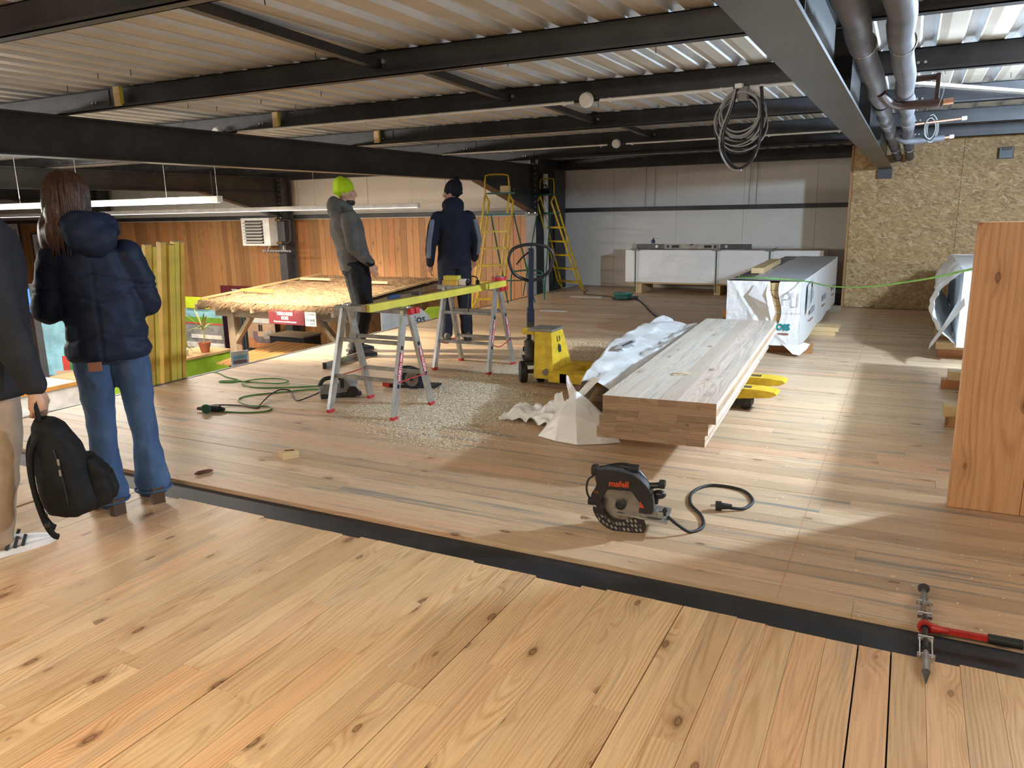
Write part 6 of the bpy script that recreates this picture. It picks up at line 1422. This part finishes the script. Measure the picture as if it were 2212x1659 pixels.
torso(b, [(Vector((pel.x, pel.y, .785)), .182, .158), (Vector((pel.x, pel.y, .82)), .190, .165), (pel, .184, .158), (wai, .172, .146), (che, .176, .140), (che + Vector((0, 0, .08)), .168, .125), (nek + Vector((0, 0, -.05)), .12, .10), (nek + Vector((0, 0, .02)), .085, .08)])
for s in 'LR': chain(b, [Vector(J['sh' + s]) + Vector((0, 0, -.02)), Vector(J['sh' + s]).lerp(Vector(J['el' + s]), .5), J['el' + s], Vector(J['el' + s]).lerp(Vector(J['wr' + s]), .9)], (.080, .080, .076, .058))
def quilt(c):
    d = 0.
    for z0, k in ((.93, .30), (1.08, -.25), (1.20, .30)):
        zz = c[2] - z0 + k * abs(c[0] + .02); d -= .007 * math.exp(-(zz / .007) ** 2)
    d -= .007 * math.exp(-((c[0] + .02) / .006) ** 2) * (1 if c[1] < 0 else 0)
    return d
jk = cloth(wm, 'parka', b, 'navy_quilt', .009, 4, folds(.012, 8., 3., 1.2), quilt)
b = MB(); n = nek; b.ell(n + Vector((.035, -.11, -.005)), (.115, .070, .105), 20, 14); b.tube([n + Vector((.03 + .10 * math.sin(a), -.04 - .075 * math.cos(a), .03 + .04 * math.cos(a))) for a in np.linspace(-2.4, 2.4, 17)], .038, 10)
cloth(wm, 'hood', b, 'navy_quilt', .009, 4, folds(.014, 9., 6.))
q = MB(); q.bbox((-.06, -.183, .775), (.06, .006, .045), .003); q.build('leather_tag', 'leather_tan', jk)
tr = trousers(wm, J, 'denim', .98, seed=2., flare=.088, low=.0)
for s in 'LR':
    a = J['an' + s]; q = MB(); q.tube([(a[0] + .088 * math.cos(2 * PI * i / 30), a[1] + .088 * math.sin(2 * PI * i / 30), .066) for i in range(30)], .006, 6, closed=True); q.build('hem', 'denim', tr, 3.2)
    shoe(wm, J['an' + s], J.get('ft' + s, 0), .25, 'boot_brown', 'boot_brown', .085, .065)
b = MB(); b.ell((0, -.03, .035), (.092, .108, .108), 22, 14, M3); b.ell((-.01, -.06, -.06), (.098, .080, .12), 20, 12, M3); b.ell((-.04, -.055, -.15), (.085, .055, .09), 18, 12, M3)
for s in (-1, 1): b.ell((s * .075, .02, -.05), (.032, .05, .12), 14, 10, M3); b.ell((s * .085 - .02, .0, -.15), (.030, .05, .10), 14, 10, M3)
hair = cloth(wm, 'hair', b, 'hair_brown', .008, 3, lambda c: .007 * mnoise.noise(Vector((c[0] * 45, c[1] * 45, c[2] * 5))) + .012 * mnoise.noise(Vector((c[0] * 14, c[1] * 14, c[2] * 3))))
b = MB(); rg = random.Random(8)
for i in range(420):       # loose strands over the hair volume
    a = rg.uniform(PI * .95, PI * 2.05) + rg.choice((0, 0, 0, .5)); a = a + rg.uniform(-.25, .25); L = rg.uniform(.16, .33); pts = []
    for k in range(7):
        f = k / 6; th_ = .15 + min(1.45, f * 2.4); r_ = 1.03 + .05 * rg.random()
        z = .035 + .112 * math.cos(th_) if f < .5 else .035 + .112 * math.cos(1.35) - (f - .5) * 2 * L
        rad_ = math.sin(min(th_, PI / 2)); sp = 1 - .1 * max(0, f - .5)
        pts.append(M3 @ Vector((.094 * rad_ * math.cos(a) * r_ * sp - .03 * max(0, f - .5), -.03 + .110 * rad_ * math.sin(a) * r_ * sp, z + .004 * rg.random())))
    b.tube(smooth_path(pts, 2), [.0022] * 12 + [.0006], 4)
tag(b.build('strands', 'hair_brown', hair, 3.2), kind='stuff')
# man with backpack
J = std(1.80); J['elR'] = (.30, -.06, 1.17); J['wrR'] = (.30, .05, .775); J['elR'] = (.285, -.03, 1.12); J['hdR'] = (0, .05, -1); J['curl'] = .75; J['anR'] = (.10, .0, .09); J['anL'] = (-.14, -.14, .09); J['yaw'] = .5; J['pnR'] = (-1, 0, 0)
lv_ = (.752, .658)
for ks, d in ((UP, .15), (['pelvis', 'hipL', 'hipR'], .115), (['knL', 'knR'], .075)): shift(J, ks, (lv_[0] * d, lv_[1] * d, 0))
mn, M4 = person('man in dark coat and beige trousers cropped by the left edge', (-3.60, 1.80, 0), math.radians(-14), J, 'skin_light')
jk = hoodie(mn, J, 'charcoal_coat', .73, 13., True, 1.12, None, .010, .013)
trousers(mn, J, 'beige_chino', 1.05, seed=5., flare=.068)
b = MB(); b.ell((0, -.022, .045), (.083, .102, .095), 20, 14, M4); b.ell((0, -.05, -.02), (.076, .065, .07), 16, 10, M4); cloth(mn, 'hair', b, 'hair_dark', .008, 3, folds(.005, 40.))
for s in 'LR': shoe(mn, J['an' + s], 0, .31, 'shoe_white', 'shoe_white', .085, 0, True)
# backpack hanging from his hand
hw = Matrix.Translation((-3.60, 1.80, 0)) @ Matrix.Rotation(math.radians(-14), 4, 'Z') @ Vector(J['wrR'])
bp = thing('backpack', 'black backpack held by its top loop in the hand of the cropped man', 'backpack', (hw.x + .045, hw.y + .045, .215), math.radians(62)); bp.scale = (.74, .8, .92)
# local x: from back panel (left) to front pockets (right)
b = MB()
torso(b, [((.02, 0, .02), .13, .125), ((.02, 0, .06), .155, .145), ((.0, 0, .20), .15, .15), ((-.02, 0, .34), .125, .14), ((-.045, 0, .44), .085, .115), ((-.06, 0, .475), .045, .08)])
bd_ = cloth(bp, 'main_body', b, 'bag_black', .009, 5, folds(.010, 8., 2.))
b = MB(); torso(b, [((.15, 0, .04), .07, .105), ((.165, 0, .08), .085, .12), ((.155, 0, .20), .075, .115), ((.12, 0, .275), .045, .09)]); cloth(bp, 'front_pocket', b, 'bag_black', .008, 5, folds(.008, 10., 5.))
b = MB(); torso(b, [((.215, 0, .06), .035, .085), ((.225, 0, .10), .04, .09), ((.205, 0, .19), .035, .08)]); cloth(bp, 'small_pocket', b, 'bag_black', .008, 4, folds(.005, 12., 8.))
b = MB(); b.tube(smooth_path([(-.085, -.03, .46), (-.09, -.012, .53), (-.08, 0, .565), (-.09, .012, .53), (-.085, .03, .46)], 5), .012, 8); b.build('top_loop', 'bag_black', bp, 3.2)
for sy in (-.07, .07):
    b = MB(); b.tube(smooth_path([(-.085, sy, .43), (-.15, sy, .34), (-.165, sy * 1.1, .18), (-.14, sy * 1.1, .02), (-.11, sy * 1.15, -.05), (-.085, sy * 1.1, -.07)], 6), .015, 8); b.build('shoulder_strap', 'bag_black', bp, 3.2)
    b = MB(); b.bbox((-.13, sy * 1.12, .0), (.03, .035, .02), .004); b.build('buckle', 'black_plastic', bp)
b = MB(); b.tube(smooth_path([(-.05, -.15, .36), (-.03, -.165, .24), (-.02, -.168, .10)], 5), .004, 6); b.build('zip', 'black_plastic', bp, 3.2)
for z in (.30, .25):
    b = MB(); b.bbox((-.035, -.166, z), (.012, .008, .03), .003); b.build('zip_puller', 'alu_dull', bp)
